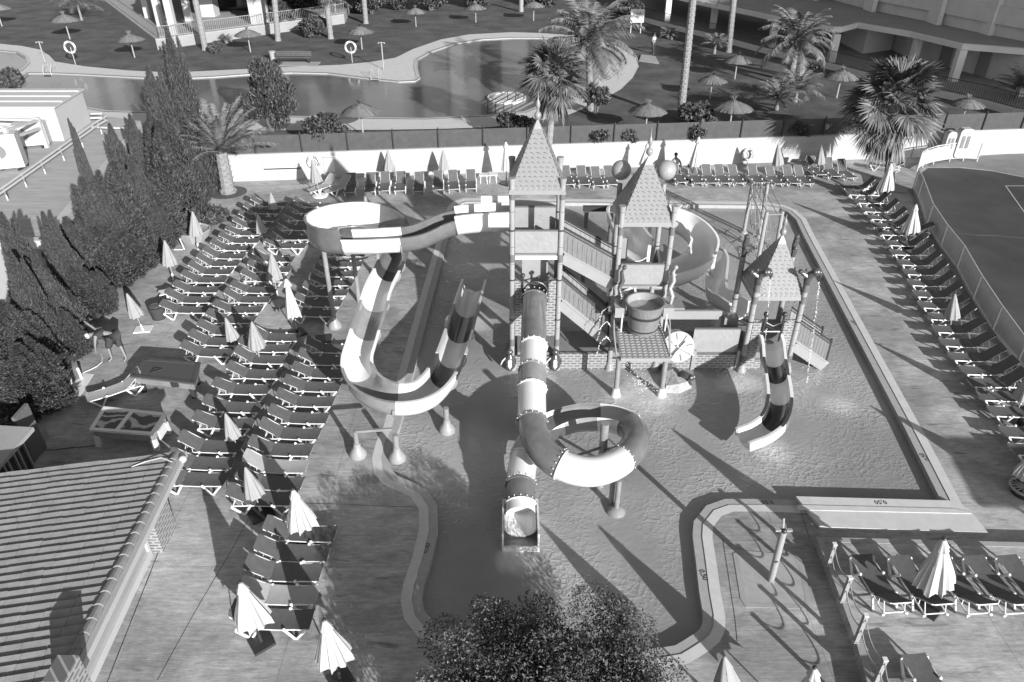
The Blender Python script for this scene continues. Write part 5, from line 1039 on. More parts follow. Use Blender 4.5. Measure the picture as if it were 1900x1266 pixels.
# ================================================================ WATER CASTLE
WZ = -.19
def flange_pillar(mbd, r, x, y, z0, z1, rad=.09, lean=(0, 0), bands=(.0,.0), parent=None, top=True, foot=True):
    n = 0; top_ = Vector((x+lean[0], y+lean[1], z1)); bot = Vector((x, y, z0)); m = MB(); z = 0; L_ = (top_-bot).length; d = (top_-bot)/L_; k = 0
    while z < L_-.01:
        l = min(.62, L_-z); m.cyl(bot+d*z, bot+d*(z+l-.015), rad*.97, rad, 12); z += l
    return m.build('pillar', M_pil, parent, True), bot, d, L_, rad
def pillar(parent, x, y, z0, z1, rad=.09, lean=(0, 0), top='flare', rings=(), bands=()):
    o, bot, d, L_, rad = flange_pillar(None, None, x, y, z0, z1, rad, lean, parent=parent)
    for h in rings: c = bot+d*(h-z0); MB().cyl(c-d*.02, c+d*.02, rad*1.14, None, 12).build('pillar_ring', M_dark, parent, True)
    for h in bands: c = bot+d*(h-z0); MB().cyl(c-d*.14, c+d*.14, rad*1.08, None, 12).build('pillar_band', M_band, parent, True)
    tp_ = bot+d*L_
    if top == 'flare': m = MB(); m.cyl(tp_-d*.04, tp_+d*.16, rad, rad*1.35, 12); m.build('pillar_top', M_pil, parent, True)
    m = MB(); m.cyl(Vector((x,y,WZ-.05)), Vector((x,y,WZ+.28)), rad*2.1, rad*1.15, 14); m.build('pillar_foot', M_fgp, parent, True)
    return tp_
def pyramid_roof(parent, cx, cy, half, z0, z1, spire, skirt=.16):
    zs = z0+.12; rows = 13; 
    for q, (ax, ay) in enumerate(((0,-1),(1,0),(0,1),(-1,0))):
        m = MB(); ex, ey = -ay, ax # along edge
        for r_ in range(rows):
            u0, u1 = r_/rows, (r_+1)/rows; cr = .16; h0 = half*(1-(1-cr)*u0); h1 = half*(1-(1-cr)*u1); za, zb = zs+(z1-zs)*u0, zs+(z1-zs)*u1; nt = max(int(2*h0/.17), 2); off = .5*(r_ % 2)
            for k in range(-1, nt+1):
                a0 = (k+off)/nt; a1 = (k+1+off)/nt; a0c, a1c = min(max(a0, 0), 1), min(max(a1, 0), 1)
                if a1c-a0c < .02: continue
                am = (a0c+a1c)/2; dn = .03
                def P(a, u, lift): h = half*(1-(1-cr)*u); zz = zs+(z1-zs)*u; return Vector((cx+ax*(h+lift)+ex*h*(2*a-1), cy+ay*(h+lift)+ey*h*(2*a-1), zz+lift*.5))
                m.add([P(a0c,u0+.01,.022), P(am,max(u0-.018,0),.034), P(a1c,u0+.01,.022), P(a1c,u1,.0), P(a0c,u1,.0), P(a0c,u0+.01,0), P(am,max(u0-.018,0),0), P(a1c,u0+.01,0)], [(0,1,2,3,4),(5,6,1,0),(6,7,2,1)])
        h = half; e = .05; P0 = lambda hh, zz, s: Vector((cx+ax*hh+ex*hh*s, cy+ay*hh+ey*hh*s, zz))
        m.add([P0(h+.02,zs+.02,-1), P0(h+.02,zs+.02,1), P0(h+e,z0,1), P0(h+e,z0,-1), P0(h-.03,z0,-1), P0(h-.03,z0,1)], [(0,3,2,1),(3,4,5,2)])
        m.build('roof_face', M_roof, parent, rnd=True)
    m = MB(); zc = z1; hc = half*.16; m.add([(cx-hc*1.15,cy-hc*1.15,zc-.06),(cx+hc*1.15,cy-hc*1.15,zc-.06),(cx+hc*1.15,cy+hc*1.15,zc-.06),(cx-hc*1.15,cy+hc*1.15,zc-.06),(cx,cy,zc+hc*2.2)], [(0,1,4),(1,2,4),(2,3,4),(3,0,4),(3,2,1,0)]); m.build('roof_cap', M_fgp, parent)
    m = MB(); zz = zc+hc*1.5; m.lathe((cx,cy,zz), [(.03,0),(.03,.05),(.095,.11),(.115,.18),(.095,.25),(.03,.31),(.055,.33),(.03,.36),(.06,.42),(.075,.5),(.055,.58),(.02,.66),(.012,.8),(.0005,spire)], 14); m.build('spire', M_fgm, parent, True)
    m = MB(); m.add([(cx-half*.95,cy-half*.95,z0+.1),(cx+half*.95,cy-half*.95,z0+.1),(cx+half*.95,cy+half*.95,z0+.1),(cx-half*.95,cy+half*.95,z0+.1)], [(0,1,2,3)]); m.build('roof_ceiling', M_fgd, parent)
def panel(parent, p, q, z0, z1, m_=M_panel, name='panel', th=.06, rim=True):
    a, b = Vector((p[0], p[1], (z0+z1)/2)), Vector((q[0], q[1], (z0+z1)/2)); MB().beam(a, b, th, z1-z0).build(name, m_, parent)
    if rim:
        for zz in (z1+.02, z0-.02): MB().beam((p[0],p[1],zz),(q[0],q[1],zz), th*1.4, .05).build('panel_rail', M_band, parent)
def deckplate(parent, x0, y0, x1, y1, z): MB().box(((x0+x1)/2,(y0+y1)/2,z), (x1-x0,y1-y0,.1)).build('platform', M_concd, parent)
# --- tower 1
YF = 22.2
T1 = thing('castle_tower', 'tallest castle tower with steep scaled roof, left of the others', 'play tower', (.8, 23, 0), 'castle towers')
for x in (0, 1.6):
    for y in (YF, YF+1.6): pillar(T1, x, y, WZ-.1, 6.85 if y == YF else 7.0, rings=(1.9,3.45,5.25), bands=(4.25,.95,6.45) if y == YF else (6.45,))
pyramid_roof(T1, .8, YF+.8, .86, 6.5, 8.35, .95)
deckplate(T1, 0, YF, 1.6, YF+1.6, 4.42); deckplate(T1, 0, YF, 1.6, YF+1.6, 2.55)
panel(T1, (.1,YF), (1.5,YF), 4.44, 5.22); panel(T1, (.1,YF+1.6), (1.5,YF+1.6), 4.5, 5.4)
MB().beam((.1,YF-.0,4.28), (1.5,YF-.0,4.28), .1, .14).build('white_beam', M_fgw, T1)
for x0, x1 in ((.1,.38),(1.2,1.5)): panel(T1, (x0,YF+.02), (x1,YF+.02), 1.2, 3.4, M_brick, 'brick_panel', .06, False)
m = MB(); 
for x in (.36, 1.22): m.cyl((x,YF-.05,2.6),(x,YF-.05,3.55), .035, n=8); m.sphere((x,YF-.05,3.62), .085, 12, 8)
m.tube([(.08,YF,3.5),(.36,YF-.05,3.35)], .025, 6); m.tube([(1.22,YF-.05,3.35),(1.52,YF,3.5)], .025, 6); m.tube([(.36,YF-.05,3.4),(.8,YF-.05,3.28),(1.22,YF-.05,3.4)], .025, 6)
m.tube([(.8+.42*math.cos(t),YF-.08,2.95+.45*math.sin(t)) for t in [PI*k/10 for k in range(11)]], .03, 6); m.build('entry_hoop', M_dark, T1, True)
MB().box((.8,YF+.9,3.3), (.9,.1,1.3)).build('inner_panel', M_fgp, T1)
# --- tower 2
T2 = thing('castle_tower', 'middle castle tower with two large golden-like balls on its rear pillars', 'play tower', (4.35, 23, 0), 'castle towers')
T2['label'] = 'middle castle tower with two large smooth balls on its rear pillars'
for x in (3.53, 5.2): pillar(T2, x, YF-.05, WZ-.1, 5.95, rings=(3.35,), bands=(5.25,.95,2.2))
for x, bx in ((3.66,3.68),(5.15,5.2)):
    pillar(T2, x, YF+1.75, WZ-.1, 6.2, rings=(3.9,), top=None); MB().sphere((bx, YF+1.85, 6.62), .335, 24, 14).build('ball', M_fgp, T2, True)
pyramid_roof(T2, 4.37, YF+.8, .88, 5.42, 7.2, 1.0)
deckplate(T2, 3.53, YF, 5.2, YF+1.7, 3.22); panel(T2, (3.63,YF-.02), (5.12,YF-.02), 3.28, 4.02)
panel(T2, (3.63,YF+1.72), (4.1,YF+1.72), 3.3, 4.2, rim=False)
m = MB(); m.tube([(4.15+.1*math.cos(k), YF+.5+.05*k*.3, 3.3+.0*k) for k in range(2)], .02, 4)
m.lathe((4.95,YF+.6,3.25), [(.02,0),(.17,.1),(.15,.5),(.05,1.0),(.02,1.05)], 12, lambda t, z: 1+.15*math.sin(5*t)); m.build('leaf_cover', M_bronze, T2, True)
MB().box((4.6,YF+.35,3.95), (.1,.08,1.2)).build('white_post', M_fgw, T2)
# --- tower 3
T3 = thing('castle_tower', 'right castle tower with dark spouting figures on its pillars', 'play tower', (9.15, 23, 0), 'castle towers')
P3 = []
for x, lx in ((8.3,.13),(9.95,.13)): P3.append(pillar(T3, x, YF-.15, WZ-.1, 3.35, rad=.1, lean=(0, 0), top=None, rings=(1.9,), bands=(2.75,.35,3.2)))
for x in (8.2, 9.95): P3.append(pillar(T3, x, YF+1.5, WZ-.1, 3.6, rad=.1, top=None, rings=(1.9,)))
pyramid_roof(T3, 9.12, YF+.7, .86, 2.74, 4.5, .8)
deckplate(T3, 8.3, YF-.15, 9.95, YF+1.5, .95)
for x0, x1 in ((8.42,8.72),(9.5,9.85)): panel(T3, (x0,YF-.13), (x1,YF-.13), .0, 1.95, M_brick, 'brick_panel', .06, False)
m = MB()
for x in (8.78, 9.42): m.cyl((x,YF-.2,1.0),(x,YF-.2,2.1), .04, n=8); m.sphere((x,YF-.2,2.2), .095, 12, 8)
m.tube([(8.35,YF-.15,1.95),(8.55,YF-.18,1.85),(8.78,YF-.2,1.98)], .03, 6); m.tube([(9.42,YF-.2,1.98),(9.65,YF-.18,1.85),(9.9,YF-.15,1.95)], .03, 6); m.tube([(8.78,YF-.2,1.9),(9.1,YF-.2,1.72),(9.42,YF-.2,1.9)], .03, 6)
m.build('entry_hoop', M_dark, T3, True)
def spout_figure(c, s, lab, up=False):
    t = thing('spout_figure', lab, 'sculpture', tuple(c), 'spouting figures on the castle'); c = Vector(c); m = MB()
    if up: m.tube([c+Vector((0,0,-.1)), c+Vector((.02,0,.15)), c+Vector((-.02,0,.4)), c+Vector((.02,0,.62)), c+Vector((0,0,.78))], [.07,.1,.085,.11,.06], 10); m.sphere(tuple(c+Vector((0,-.02,.75))), .1, 12, 8); m.sphere(tuple(c+Vector((.0,-.08,.35))), .07, 10, 6)
    else:
        m.tube([c+Vector((0,0,-.12)), c+Vector((-.02*s,0,.1)), c+Vector((.05*s,0,.3)), c+Vector((.22*s,-.05,.42))], [.1,.12,.13,.14], 10); m.sphere(tuple(c+Vector((.2*s,-.06,.44))), .16, 14, 9, (1.1,1,.95)); m.lathe(tuple(c+Vector((.34*s,-.1,.22))), [(.0005,-.06),(.07,.12),(.06,.2)], 10)
        m.tube([c+Vector((0,0,.2)), c+Vector((-.2*s,.02,.34)), c+Vector((-.32*s,.0,.42))], [.09,.08,.05], 8); m.sphere(tuple(c+Vector((-.3*s,.0,.42))), .09, 10, 7); m.sphere(tuple(c+Vector((-.12*s,-.04,.5))), .06, 10, 7)
    m.build('body', M_bronze, t, True); m = MB()
    if not up: m.sphere(tuple(c+Vector((.3*s,-.19,.48))), .025, 8, 5); m.sphere(tuple(c+Vector((.12*s,-.2,.5))), .025, 8, 5); m.build('eyes', M_white, t, True)
spout_figure(P3[0]+Vector((0,0,.05)), 1, 'dark spouting figure on the front left pillar of the right tower'); spout_figure(P3[1]+Vector((0,0,.05)), 1, 'dark spouting figure on the front right pillar of the right tower')
spout_figure(P3[2]+Vector((0,0,.0)), 1, 'upright dark figure on the rear left pillar of the right tower', True); spout_figure(P3[3]+Vector((0,0,.0)), 1, 'upright dark figure on the rear right pillar of the right tower', True)
# --- brick base, landing, panels
BW = thing('brick_plinth', 'low brick-patterned plinth wall along the waterline of the castle', 'wall', (4, YF, 0))
for x0, x1, z1 in ((.1,1.5,.35),(1.7,3.42,.48),(3.6,5.1,.25),(5.25,8.2,.42),(8.4,9.0,.2)):
    MB().box(((x0+x1)/2, YF+.0, (z1+WZ-.1)/2), (x1-x0, .12, z1-WZ+.1)).build('brick_panel', M_brick, BW)
MB().box((5.0, YF+.85, .18), (9.6, 1.5, .5)).build('landing', M_concd, BW)
for x in (5.25, 6.55, 8.15): MB().box((x, YF-.03, (.62+WZ)/2), (.14,.16,.62-WZ)).build('wall_post', M_fgp, BW)
PN = thing('play_panel_wall', 'pale panel wall between the tipping bucket and the right tower', 'panel', (6.8, YF+.1, .5))
panel(PN, (6.45,YF+.05), (8.1,YF+.05), .5, 1.45); MB().beam((5.25,YF+.9,1.55),(7.75,YF+.9,1.55), .12, .34).build('long_beam', M_fgp, PN); MB().box((5.7,YF+1.3,1.75), (1.1,.7,.08)).build('landing_plate', M_concd, PN)
MB().box((7.9,YF+.8,1.3), (.5,.4,.55)).build('side_block', M_fgm, PN)
WHE = thing('spinning_wheel', 'pale spinning wheel game with crossed pointers beside the bucket', 'wheel game', (5.9, YF-.15, .9))
wc = Vector((5.92, YF-.2, .86)); wn_ = Vector((0,-.92,.4)).normalized(); wu = Vector((1,0,0)); wv_ = wn_.cross(wu).normalized()
MB().cyl(wc-wn_*.05, wc+wn_*.0, .56, n=32).build('disc', M_fgp, WHE, True)
MB().cyl(wc-wn_*.55+Vector((-.05,0,.1)), wc-wn_*.14+Vector((-.05,0,.05)), .5, n=24).build('drum', M_fgm, WHE, True)
m = MB()
for k in range(8): a = k*PI/4+.2; d_ = wu*math.cos(a)+wv_*math.sin(a); m.beam(wc+d_*.28+wn_*.012, wc+d_*.5+wn_*.012, .02, .015)
m.build('dial_marks', M_band, WHE)
m = MB(); d_ = (wu+wv_*-.55).normalized(); m.beam(wc-d_*.1+wn_*.05, wc+d_*.62+wn_*.05, .07, .03); m.build('pointer', M_fgw, WHE); m = MB(); d_ = (wu*.8+wv_*.9).normalized(); m.beam(wc-d_*.35+wn_*.07, wc+d_*.3+wn_*.07, .035, .025); m.beam(wc-d_*.35+wn_*.07, wc-d_*.35-wu*.3+wn_*.05, .035, .025); m.build('pointer', M_dark, WHE)
# --- stairs
def stair(label, a, b, w_, parts=1, rail_dark=True, z_side=.95, nst=7, group='castle stairs'):
    a, b = Vector(a), Vector(b); t = thing('castle_stairs', label, 'stairs', tuple(b), group); d = b-a
    for i, yo in enumerate((0, w_)):
        o_ = Vector((0, yo, 0)); up_ = Vector((0,0,z_side))
        m = MB(); nb = 11
        for k in range(nb):
            p, q = a+d*(k/nb)+o_, a+d*((k+1)/nb-.006)+o_; h0 = .12
            m.add([p+Vector((0,-.02,h0)), q+Vector((0,-.02,h0)), q+Vector((0,-.02,z_side-.06)), p+Vector((0,-.02,z_side-.06)), p+Vector((0,.02,h0)), q+Vector((0,.02,h0)), q+Vector((0,.02,z_side-.06)), p+Vector((0,.02,z_side-.06))], [(0,1,2,3),(7,6,5,4),(3,2,6,7),(0,4,5,1),(0,3,7,4),(1,5,6,2)])
        m.build('board_side', M_board if i == 0 else M_panel, t)
        m = MB(); m.beam(a+o_+up_, b+o_+up_, .07, .05); m.beam(b+o_+Vector((0,0,-.1)), b+o_+up_+Vector((0,0,.1)), .07, .07); m.beam(a+o_+Vector((0,-.01,z_side-.1)), b+o_+Vector((0,-.01,z_side-.1)), .06, .03); m.build('handrail', M_dark, t)
        m = MB(); m.beam(a+o_+Vector((0,-.03,-.1)), b+o_+Vector((0,-.03,-.1)), .06, .42); m.beam(a+o_+Vector((0,-.06,.12)), b+o_+Vector((0,-.06,.12)), .05, .05); m.build('stringer', M_fgp, t)
    m = MB()
    for k in range(nst): p = a+d*((k+.5)/nst); m.box((p.x, p.y+w_/2, p.z), (abs(d.x)/nst+.05, w_-.06, .05))
    m.build('steps', M_concd, t); return t
stair('upper boarded stair between the tall and middle towers', (1.68,YF+.1,4.35), (3.48,YF+.1,3.3), .85)
stair('lower boarded stair down to the brick plinth', (1.66,YF+.1,2.6), (3.42,YF+.1,1.0), .85)
stair('boarded stair from the right tower down into the water', (10.05,YF-.05,.95), (11.35,YF-.05,.05), .85)
# --- bucket + sloping scale roof
SC = thing('splash_canopy', 'sloping scale-patterned splash canopy on two legs', 'canopy', (4.35, 21, WZ))
a0, a1, b0, b1 = Vector((3.62,20.45,1.4)), Vector((5.28,20.45,1.4)), Vector((3.55,21.95,1.98)), Vector((5.12,21.95,1.98))
m = MB(); rows = 15; cols_ = 9
for r_ in range(rows):
    for c in range(cols_):
        f = lambda u, v, l: a0.lerp(a1, u).lerp(b0.lerp(b1, u), v)+Vector((0,-.2*l,l)); o_ = .5*(r_ % 2)/cols_; u0, u1 = c/cols_+o_*0, (c+1)/cols_; v0, v1 = r_/rows, (r_+1.15)/rows; um = (u0+u1)/2
        m.add([f(u0,v0+.025,.012), f(um-.02,v0,.045), f(u1,v0+.025,.05), f(u1,min(v1,1),.0), f(u0,min(v1,1),.0), f(u0,v0+.02,-.01), f(um,v0,-.01), f(u1,v0+.02,-.01)], [(0,1,2,3,4),(5,6,1,0),(6,7,2,1),(2,7,3)])
m.build('scale_sheet', M_roof, SC, rnd=True)
m = MB(); dn = Vector((0,0,-.09)); m.add([a0,a1,b1,b0,a0+dn,a1+dn,b1+dn,b0+dn], [(0,1,2,3),(0,4,5,1),(1,5,6,2),(2,6,7,3),(3,7,4,0),(7,6,5,4)]); m.beam(a0+Vector((0,-.02,-.03)), a1+Vector((0,-.02,-.03)), .06, .13); m.build('canopy_frame', M_fgp, SC)
for x in (3.58, 5.16):
    MB().cyl((x,20.55,WZ-.1), (x,20.55,1.36), .085, .09, 12).build('leg', M_fgm, SC, True); MB().cyl((x,20.55,WZ-.05), (x,20.55,.12), .19, .11, 14).build('leg_foot', M_fgw, SC, True)
for q_, r_ in (([(3.5,20.6,1.4),(3.45,21.2,1.9),(3.5,21.9,2.3)],.03),([(5.28,20.5,1.45),(5.3,21.2,2.0),(5.15,21.8,2.6)],.03),([(5.34,20.9,1.6),(5.36,21.5,2.2),(5.2,21.8,2.75)],.02)): MB().tube(q_, r_, 6).build('side_pipe', M_fgp, SC, True)
BK = thing('tipping_bucket', 'huge wooden-look tipping bucket full of water', 'bucket', (4.4, 21.45, 2.0))
bc = (4.42, 21.35, 1.98)
m = MB(); m.lathe(bc, [(.48,0),(.52,.3),(.56,.7),(.6,1.02),(.64,1.02),(.65,1.1),(.60,1.1),(.59,1.02)], 44, lambda t, z: 1+(.012 if int(t/(2*PI)*44) % 2 else 0)); m.f = m.f[:-1]; m.build('bucket_shell', M_board, BK, True)
m = MB(); m.lathe(bc, [(.55,.6),(.595,1.09)], 32); m.f = m.f[:-2]; m.build('bucket_lining', M_fgp, BK, True, rnd=True)
MB().prism([(bc[0]+.575*math.cos(k*PI/14), bc[1]+.575*math.sin(k*PI/14)) for k in range(28)], None, bc[2]+.84).build('bucket_water', M_water, BK)
m = MB(); m.lathe((bc[0],bc[1],bc[2]), [(.575,.62),(.585,.66),(.59,.7),(.57,.72)], 32); m.lathe((bc[0],bc[1],bc[2]+.12), [(.51,0),(.525,.04),(.5,.06)], 32); m.build('bucket_hoop', M_dark, BK, True)
m = MB(); m.beam((3.55,21.4,2.52),(5.3,21.4,2.52), .06, .06); m.build('axle', M_dark, BK)
for x in (3.62, 5.24): MB().box((x,21.75,2.78), (.36,.85,.09)).build('mount_plate', M_fgp, BK); MB().box((x,21.4,2.62), (.34,.12,.34)).build('mount_bracket', M_fgp, BK); MB().cyl((x+(.08 if x < 4 else -.05),21.35,1.9), (x+(.08 if x < 4 else -.05),21.35,2.6), .03, n=8).build('mount_post', M_fgw, BK)
for x, l in ((3.62,'twisted dark lizard-like figure left of the bucket'),(5.32,'twisted pale lizard-like figure right of the bucket')):
    t = thing('climbing_figure', l, 'sculpture', (x,21.75,2.8), 'twisted figures by the bucket'); m = MB(); m.tube([(x,21.55,2.85),(x+.05,21.65,3.1),(x-.04,21.75,3.35),(x+.06,21.8,3.6),(x+.02,21.85,3.9),(x+.1,21.9,4.05)], [.04,.08,.07,.085,.06,.03], 9); m.sphere((x+.1,21.9,4.05), .08, 10, 7); m.sphere((x+.02,21.6,3.05), .07, 10, 7); m.build('body', M_bronze if x < 4 else M_steel, t, True)
# rock with a small creature in the water
RK = thing('rock_fountain', 'pale rough rock slab in the water under the canopy edge', 'rock', (5.8, 20.6, WZ)); rs = random.Random(8)
m = MB(); ringp = xy([(1226,672),(1246,668),(1258,690),(1275,708),(1288,716),(1262,727),(1232,726),(1226,700)], WZ+.1); cx_, cy_ = sum(p[0] for p in ringp)/8, sum(p[1] for p in ringp)/8
vs = [(p[0]+rs.uniform(-.05,.05), p[1], WZ-.05) for p in ringp]+[(cx_+(p[0]-cx_)*.8+rs.uniform(-.04,.04), cy_+(p[1]-cy_)*.8, WZ+.2+rs.uniform(0,.12)) for p in ringp]+[(cx_-.1, cy_+.1, WZ+.36)]
m.add(vs, [(i, (i+1) % 8, 8+(i+1) % 8, 8+i) for i in range(8)]+[(8+i, 8+(i+1) % 8, 16) for i in range(8)]); m.build('rock_body', mat('rough_rock', .33, .9, .2, .3, 6, 1.0, 9), RK)
q = G(1268,700,.05); t = thing('crouching_creature', 'small dark crouching creature figure beside the rock', 'sculpture', tuple(q)); m = MB(); m.tube([q+Vector((-.12,.12,.0)), q+Vector((-.04,.03,.12)), q+Vector((.08,-.1,.14)), q+Vector((.2,-.2,.12))], [.1,.15,.14,.1], 10); m.sphere(tuple(q+Vector((.22,-.22,.14))), .12, 12, 8); [m.tube([q+Vector((x_,y_,.08)), q+Vector((x_*1.9,y_*1.4,-.1))], [.06,.03], 7) for x_, y_ in ((-.16,-.05),(.12,-.25),(.2,.05),(-.02,.2))]; m.build('body', M_bronze, t, True); m = MB(); m.sphere(tuple(q+Vector((.18,-.33,.2))), .03, 8, 5); m.sphere(tuple(q+Vector((.30,-.27,.2))), .03, 8, 5); m.build('eyes', M_white, t, True)
# penguin-like bird figures at the tower feet
for px_, l in ((928,'bird-shaped figure at the left foot of the tall tower'),(1011,'bird-shaped figure at the right foot of the tall tower')):
    B = G(px_+18, 684, WZ); t = thing('bird_figure', l, 'sculpture', tuple(B), 'bird figures at the tall tower'); c = B+Vector((0,-.05,0)); m = MB(); m.lathe(tuple(c), [(.12,0),(.2,.15),(.21,.35),(.15,.55),(.09,.65)], 14); m.sphere(tuple(c+Vector((0,0,.76))), .13, 12, 8); m.tube([c+Vector((-.12,0,.55)), c+Vector((-.26,-.03,.42)), c+Vector((-.3,-.05,.22))], [.05,.05,.02], 7); m.tube([c+Vector((.12,0,.55)), c+Vector((.2,-.03,.4)), c+Vector((.2,-.05,.25))], [.05,.05,.02], 7); m.build('body', M_bronze, t, True)
    m = MB(); m.sphere(tuple(c+Vector((0,-.1,.3))), .16, 12, 9, (.75,.75,1.6)); m.tube([c+Vector((-.16,-.04,.52)), c+Vector((-.27,-.07,.4)), c+Vector((-.33,-.1,.25))], [.03,.03,.015], 6); m.build('belly', M_fgw, t, True)
# ================================================================ FLUMES
def sweep(path, prof_fn, t0, t1, n, closed_prof=False):
    """path: dense list of Vectors; t0..t1 index floats"""
    m = MB(); rows = []; N = len(path); up = Vector((0,0,1))
    for i in range(n+1):
        f = t0+(t1-t0)*i/n; f = min(max(f, 0), N-1.001); k = int(f); p = path[k].lerp(path[k+1], f-k); d = (path[min(k+2, N-1)]-path[max(k-1, 0)]).normalized(); s = d.cross(up).normalized(); u = s.cross(d); rows.append([p+s*a+u*b for a, b in prof_fn(f)])
    w_ = len(rows[0]); vs = [q for r in rows for q in r]; fs = []
    for i in range(n):
        for k in range(w_ if closed_prof else w_-1): j = (k+1) % w_; fs.append((i*w_+k, (i+1)*w_+k, (i+1)*w_+j, i*w_+j))
    if closed_prof: fs += [tuple(range(w_)), tuple(n*w_+k for k in range(w_-1, -1, -1))]
    m.add(vs, fs); return m
def trough(r, wall, th=.03, lip=.06, lw=1.0, rw=1.0):
    def f(_):
        inn = [(-r, r+wall*lw)]+[(-r*math.cos(a), r-r*math.sin(a)) for a in [PI*k/14 for k in range(15)]]+[(r, r+wall*rw)]
        R2 = r+th; out = [(R2+lip, r+wall*rw), (R2+lip, r+wall*rw-.04), (R2, r+wall*rw-.05)]+[(R2*math.cos(a), r-R2*math.sin(a)) for a in [PI*k/14 for k in range(15)]]+[(-R2, r+wall*lw-.05), (-R2-lip, r+wall*lw-.04), (-R2-lip, r+wall*lw)]
        return inn+out
    return f
def pxpath(l): return [G(a, b, z) if len(q_) == 3 else None for q_ in l for a, b, z in [q_]]
# --- A: big open flume from the tall tower
FA = thing('open_flume', 'banded open flume looping in a bowl and bending back above the pool', 'water slide', (-4, 20, WZ))
P = [(.0,24.15,4.42),(-1.2,24.2,4.34),(-2.2,24.15,4.2),(-3.35,23.75,3.88),(-4.6,23.65,3.80),(-5.6,23.8,3.7),(-6.55,24.15,3.58),(-7.05,25.1,3.45),(-6.7,26.15,3.3),(-5.7,26.65,3.18),(-4.75,26.2,3.02),(-4.3,25.3,2.86)]+[tuple(G(*q_)) for q_ in ((728,510,2.66),(706,556,2.4),(692,604,2.12),(677,652,1.82),(666,700,1.52),(684,742,1.34),(735,764,1.2),(788,756,1.1),(822,722,1.0),(838,684,.88),(852,640,.66),(866,590,.42),(880,542,.12))]
K_ = 8; pa = catmull(P, K_)
segs = [(0,1.7,M_fgw),(1.7,3.4,M_fgd),(3.4,5.15,M_fgw),(5.15,6.9,M_fgd),(6.9,9.3,M_fgw),(9.3,11.9,M_fgd),(11.9,12.3,M_fgk),(12.3,13.5,M_fgw),(13.5,14.6,M_fgm),(14.6,16.2,M_fgw),(16.2,18.0,M_fgm),(18.0,20.0,M_fgw),(20.0,21.0,M_fgk),(21.0,22.05,M_fgw),(22.05,23.0,M_fgk),(23.0,24,M_fgi)]
for a, b, mm in segs:
    mid = (a+b)/2; wl = .66 if 5.1 < mid < 10.9 else ((.42 if mid < 1.7 else .26) if mid < 5.1 else (.30 if 17 < mid < 19.5 else .14)); rr0 = .42 if mid < 21.5 else .44
    m = sweep(pa, trough(rr0, wl, rw=.06 if 5.1 < mid < 11.5 else 1.0), a*K_, b*K_, max(int((b-a)*10), 4), True); m.build('flume_section', mm, FA, True)
    prof = [(-r_*math.cos(q_), .42-r_*math.sin(q_)) for r_, rng_ in ((rr0+.04, range(13)), (rr0+.09, range(12, -1, -1))) for q_ in [PI*k/12 for k in rng_]]
    m = sweep(pa, lambda _: prof, max(a*K_-.12, 0), a*K_+.12, 1, True); m.build('flange', M_fgp, FA, True)
MB().box((-.55,24.85,5.0), (1.1,.08,.8)).build('start_wall', M_fgw, FA)
def support(parent, bx, by, z1, rad=.09, cone=True, z0=0, topx=None):
    B = G(bx, by, z0); T = Vector((topx if topx is not None else B.x, B.y, z1)); MB().cyl(B, T, rad, rad, 12).build('support_post', M_fgm, parent, True)
    if cone: MB().lathe(tuple(B), [(.26,0),(.27,.1),(.2,.22),(.12,.34),(.1,.48),(.0001,.48)], 18).build('post_cone', M_fgp, parent, True)
    return B, T
support(FA, 622, 607, 3.35); support(FA, 705, 520, 3.1); support(FA, 666, 560, 3.45, cone=False); B, T = support(FA, 665, 845, .95, .075); MB().beam(T+Vector((0,0,-.02)), Vector((-3.6,17.3,.95)), .07, .08).build('support_arm', M_fgm, FA)
support(FA, 738, 852, .95); support(FA, 830, 800, .75, z0=WZ); support(FA, 880, 560, .15, cone=False, z0=WZ)
m = MB(); 
for (x0,y0),(x1,y1) in (((666,560),(705,520)),): a, b = G(x0,y0,1.6), G(x1,y1,1.6); B1_, B2_ = G(x0,y0), G(x1,y1); m.beam((B1_.x,B1_.y,1.9),(B2_.x,B2_.y,1.2), .07,.07); m.beam((B1_.x,B1_.y,3.2),(-6.9,25.5,3.1), .07,.07)
m.build('support_brace', M_fgm, FA)
# --- B: tube slide
FB = thing('tube_slide', 'closed banded tube slide spiralling once around a central mast', 'water slide', (1.6, 16.5, WZ))
P = [G(992,548,2.95)+Vector((0,0,0)), V(990,600,20.9), G(990,650,2.5), G(988,700,2.32), G(987,745,2.15), G(989,795,1.98), G(1008,838,1.84), G(1048,866,1.7), G(1100,875,1.56), G(1148,858,1.43), G(1178,824,1.3), G(1170,792,1.17), G(1128,776,1.06), G(1070,776,.96), G(1018,794,.86), G(984,826,.76), G(969,868,.65), G(966,915,.52), G(966,950,.38), G(966,980,.28)]
P[0] = Vector((.76, YF-.05, 3.0)); P[1] = Vector((.72, 20.9, 2.78))
for i, p in enumerate(P): print('tube', i, tuple(round(c, 2) for c in p))
pb = catmull(P, K_); Rt = .41
def ringp_(r0, r1=None, a0=0, a1=2*PI, n=22):
    return lambda _: [(r0*math.cos(a0+(a1-a0)*k/n), r0*math.sin(a0+(a1-a0)*k/n)) for k in range(n)]
def openp(r, th=.03, lo=PI*.98, hi=PI*2.02, n=14):
    return lambda _: [(r*math.cos(lo+(hi-lo)*k/n), r*math.sin(lo+(hi-lo)*k/n)) for k in range(n+1)]+[((r+th)*math.cos(hi-(hi-lo)*k/n), (r+th)*math.sin(hi-(hi-lo)*k/n)) for k in range(n+1)]
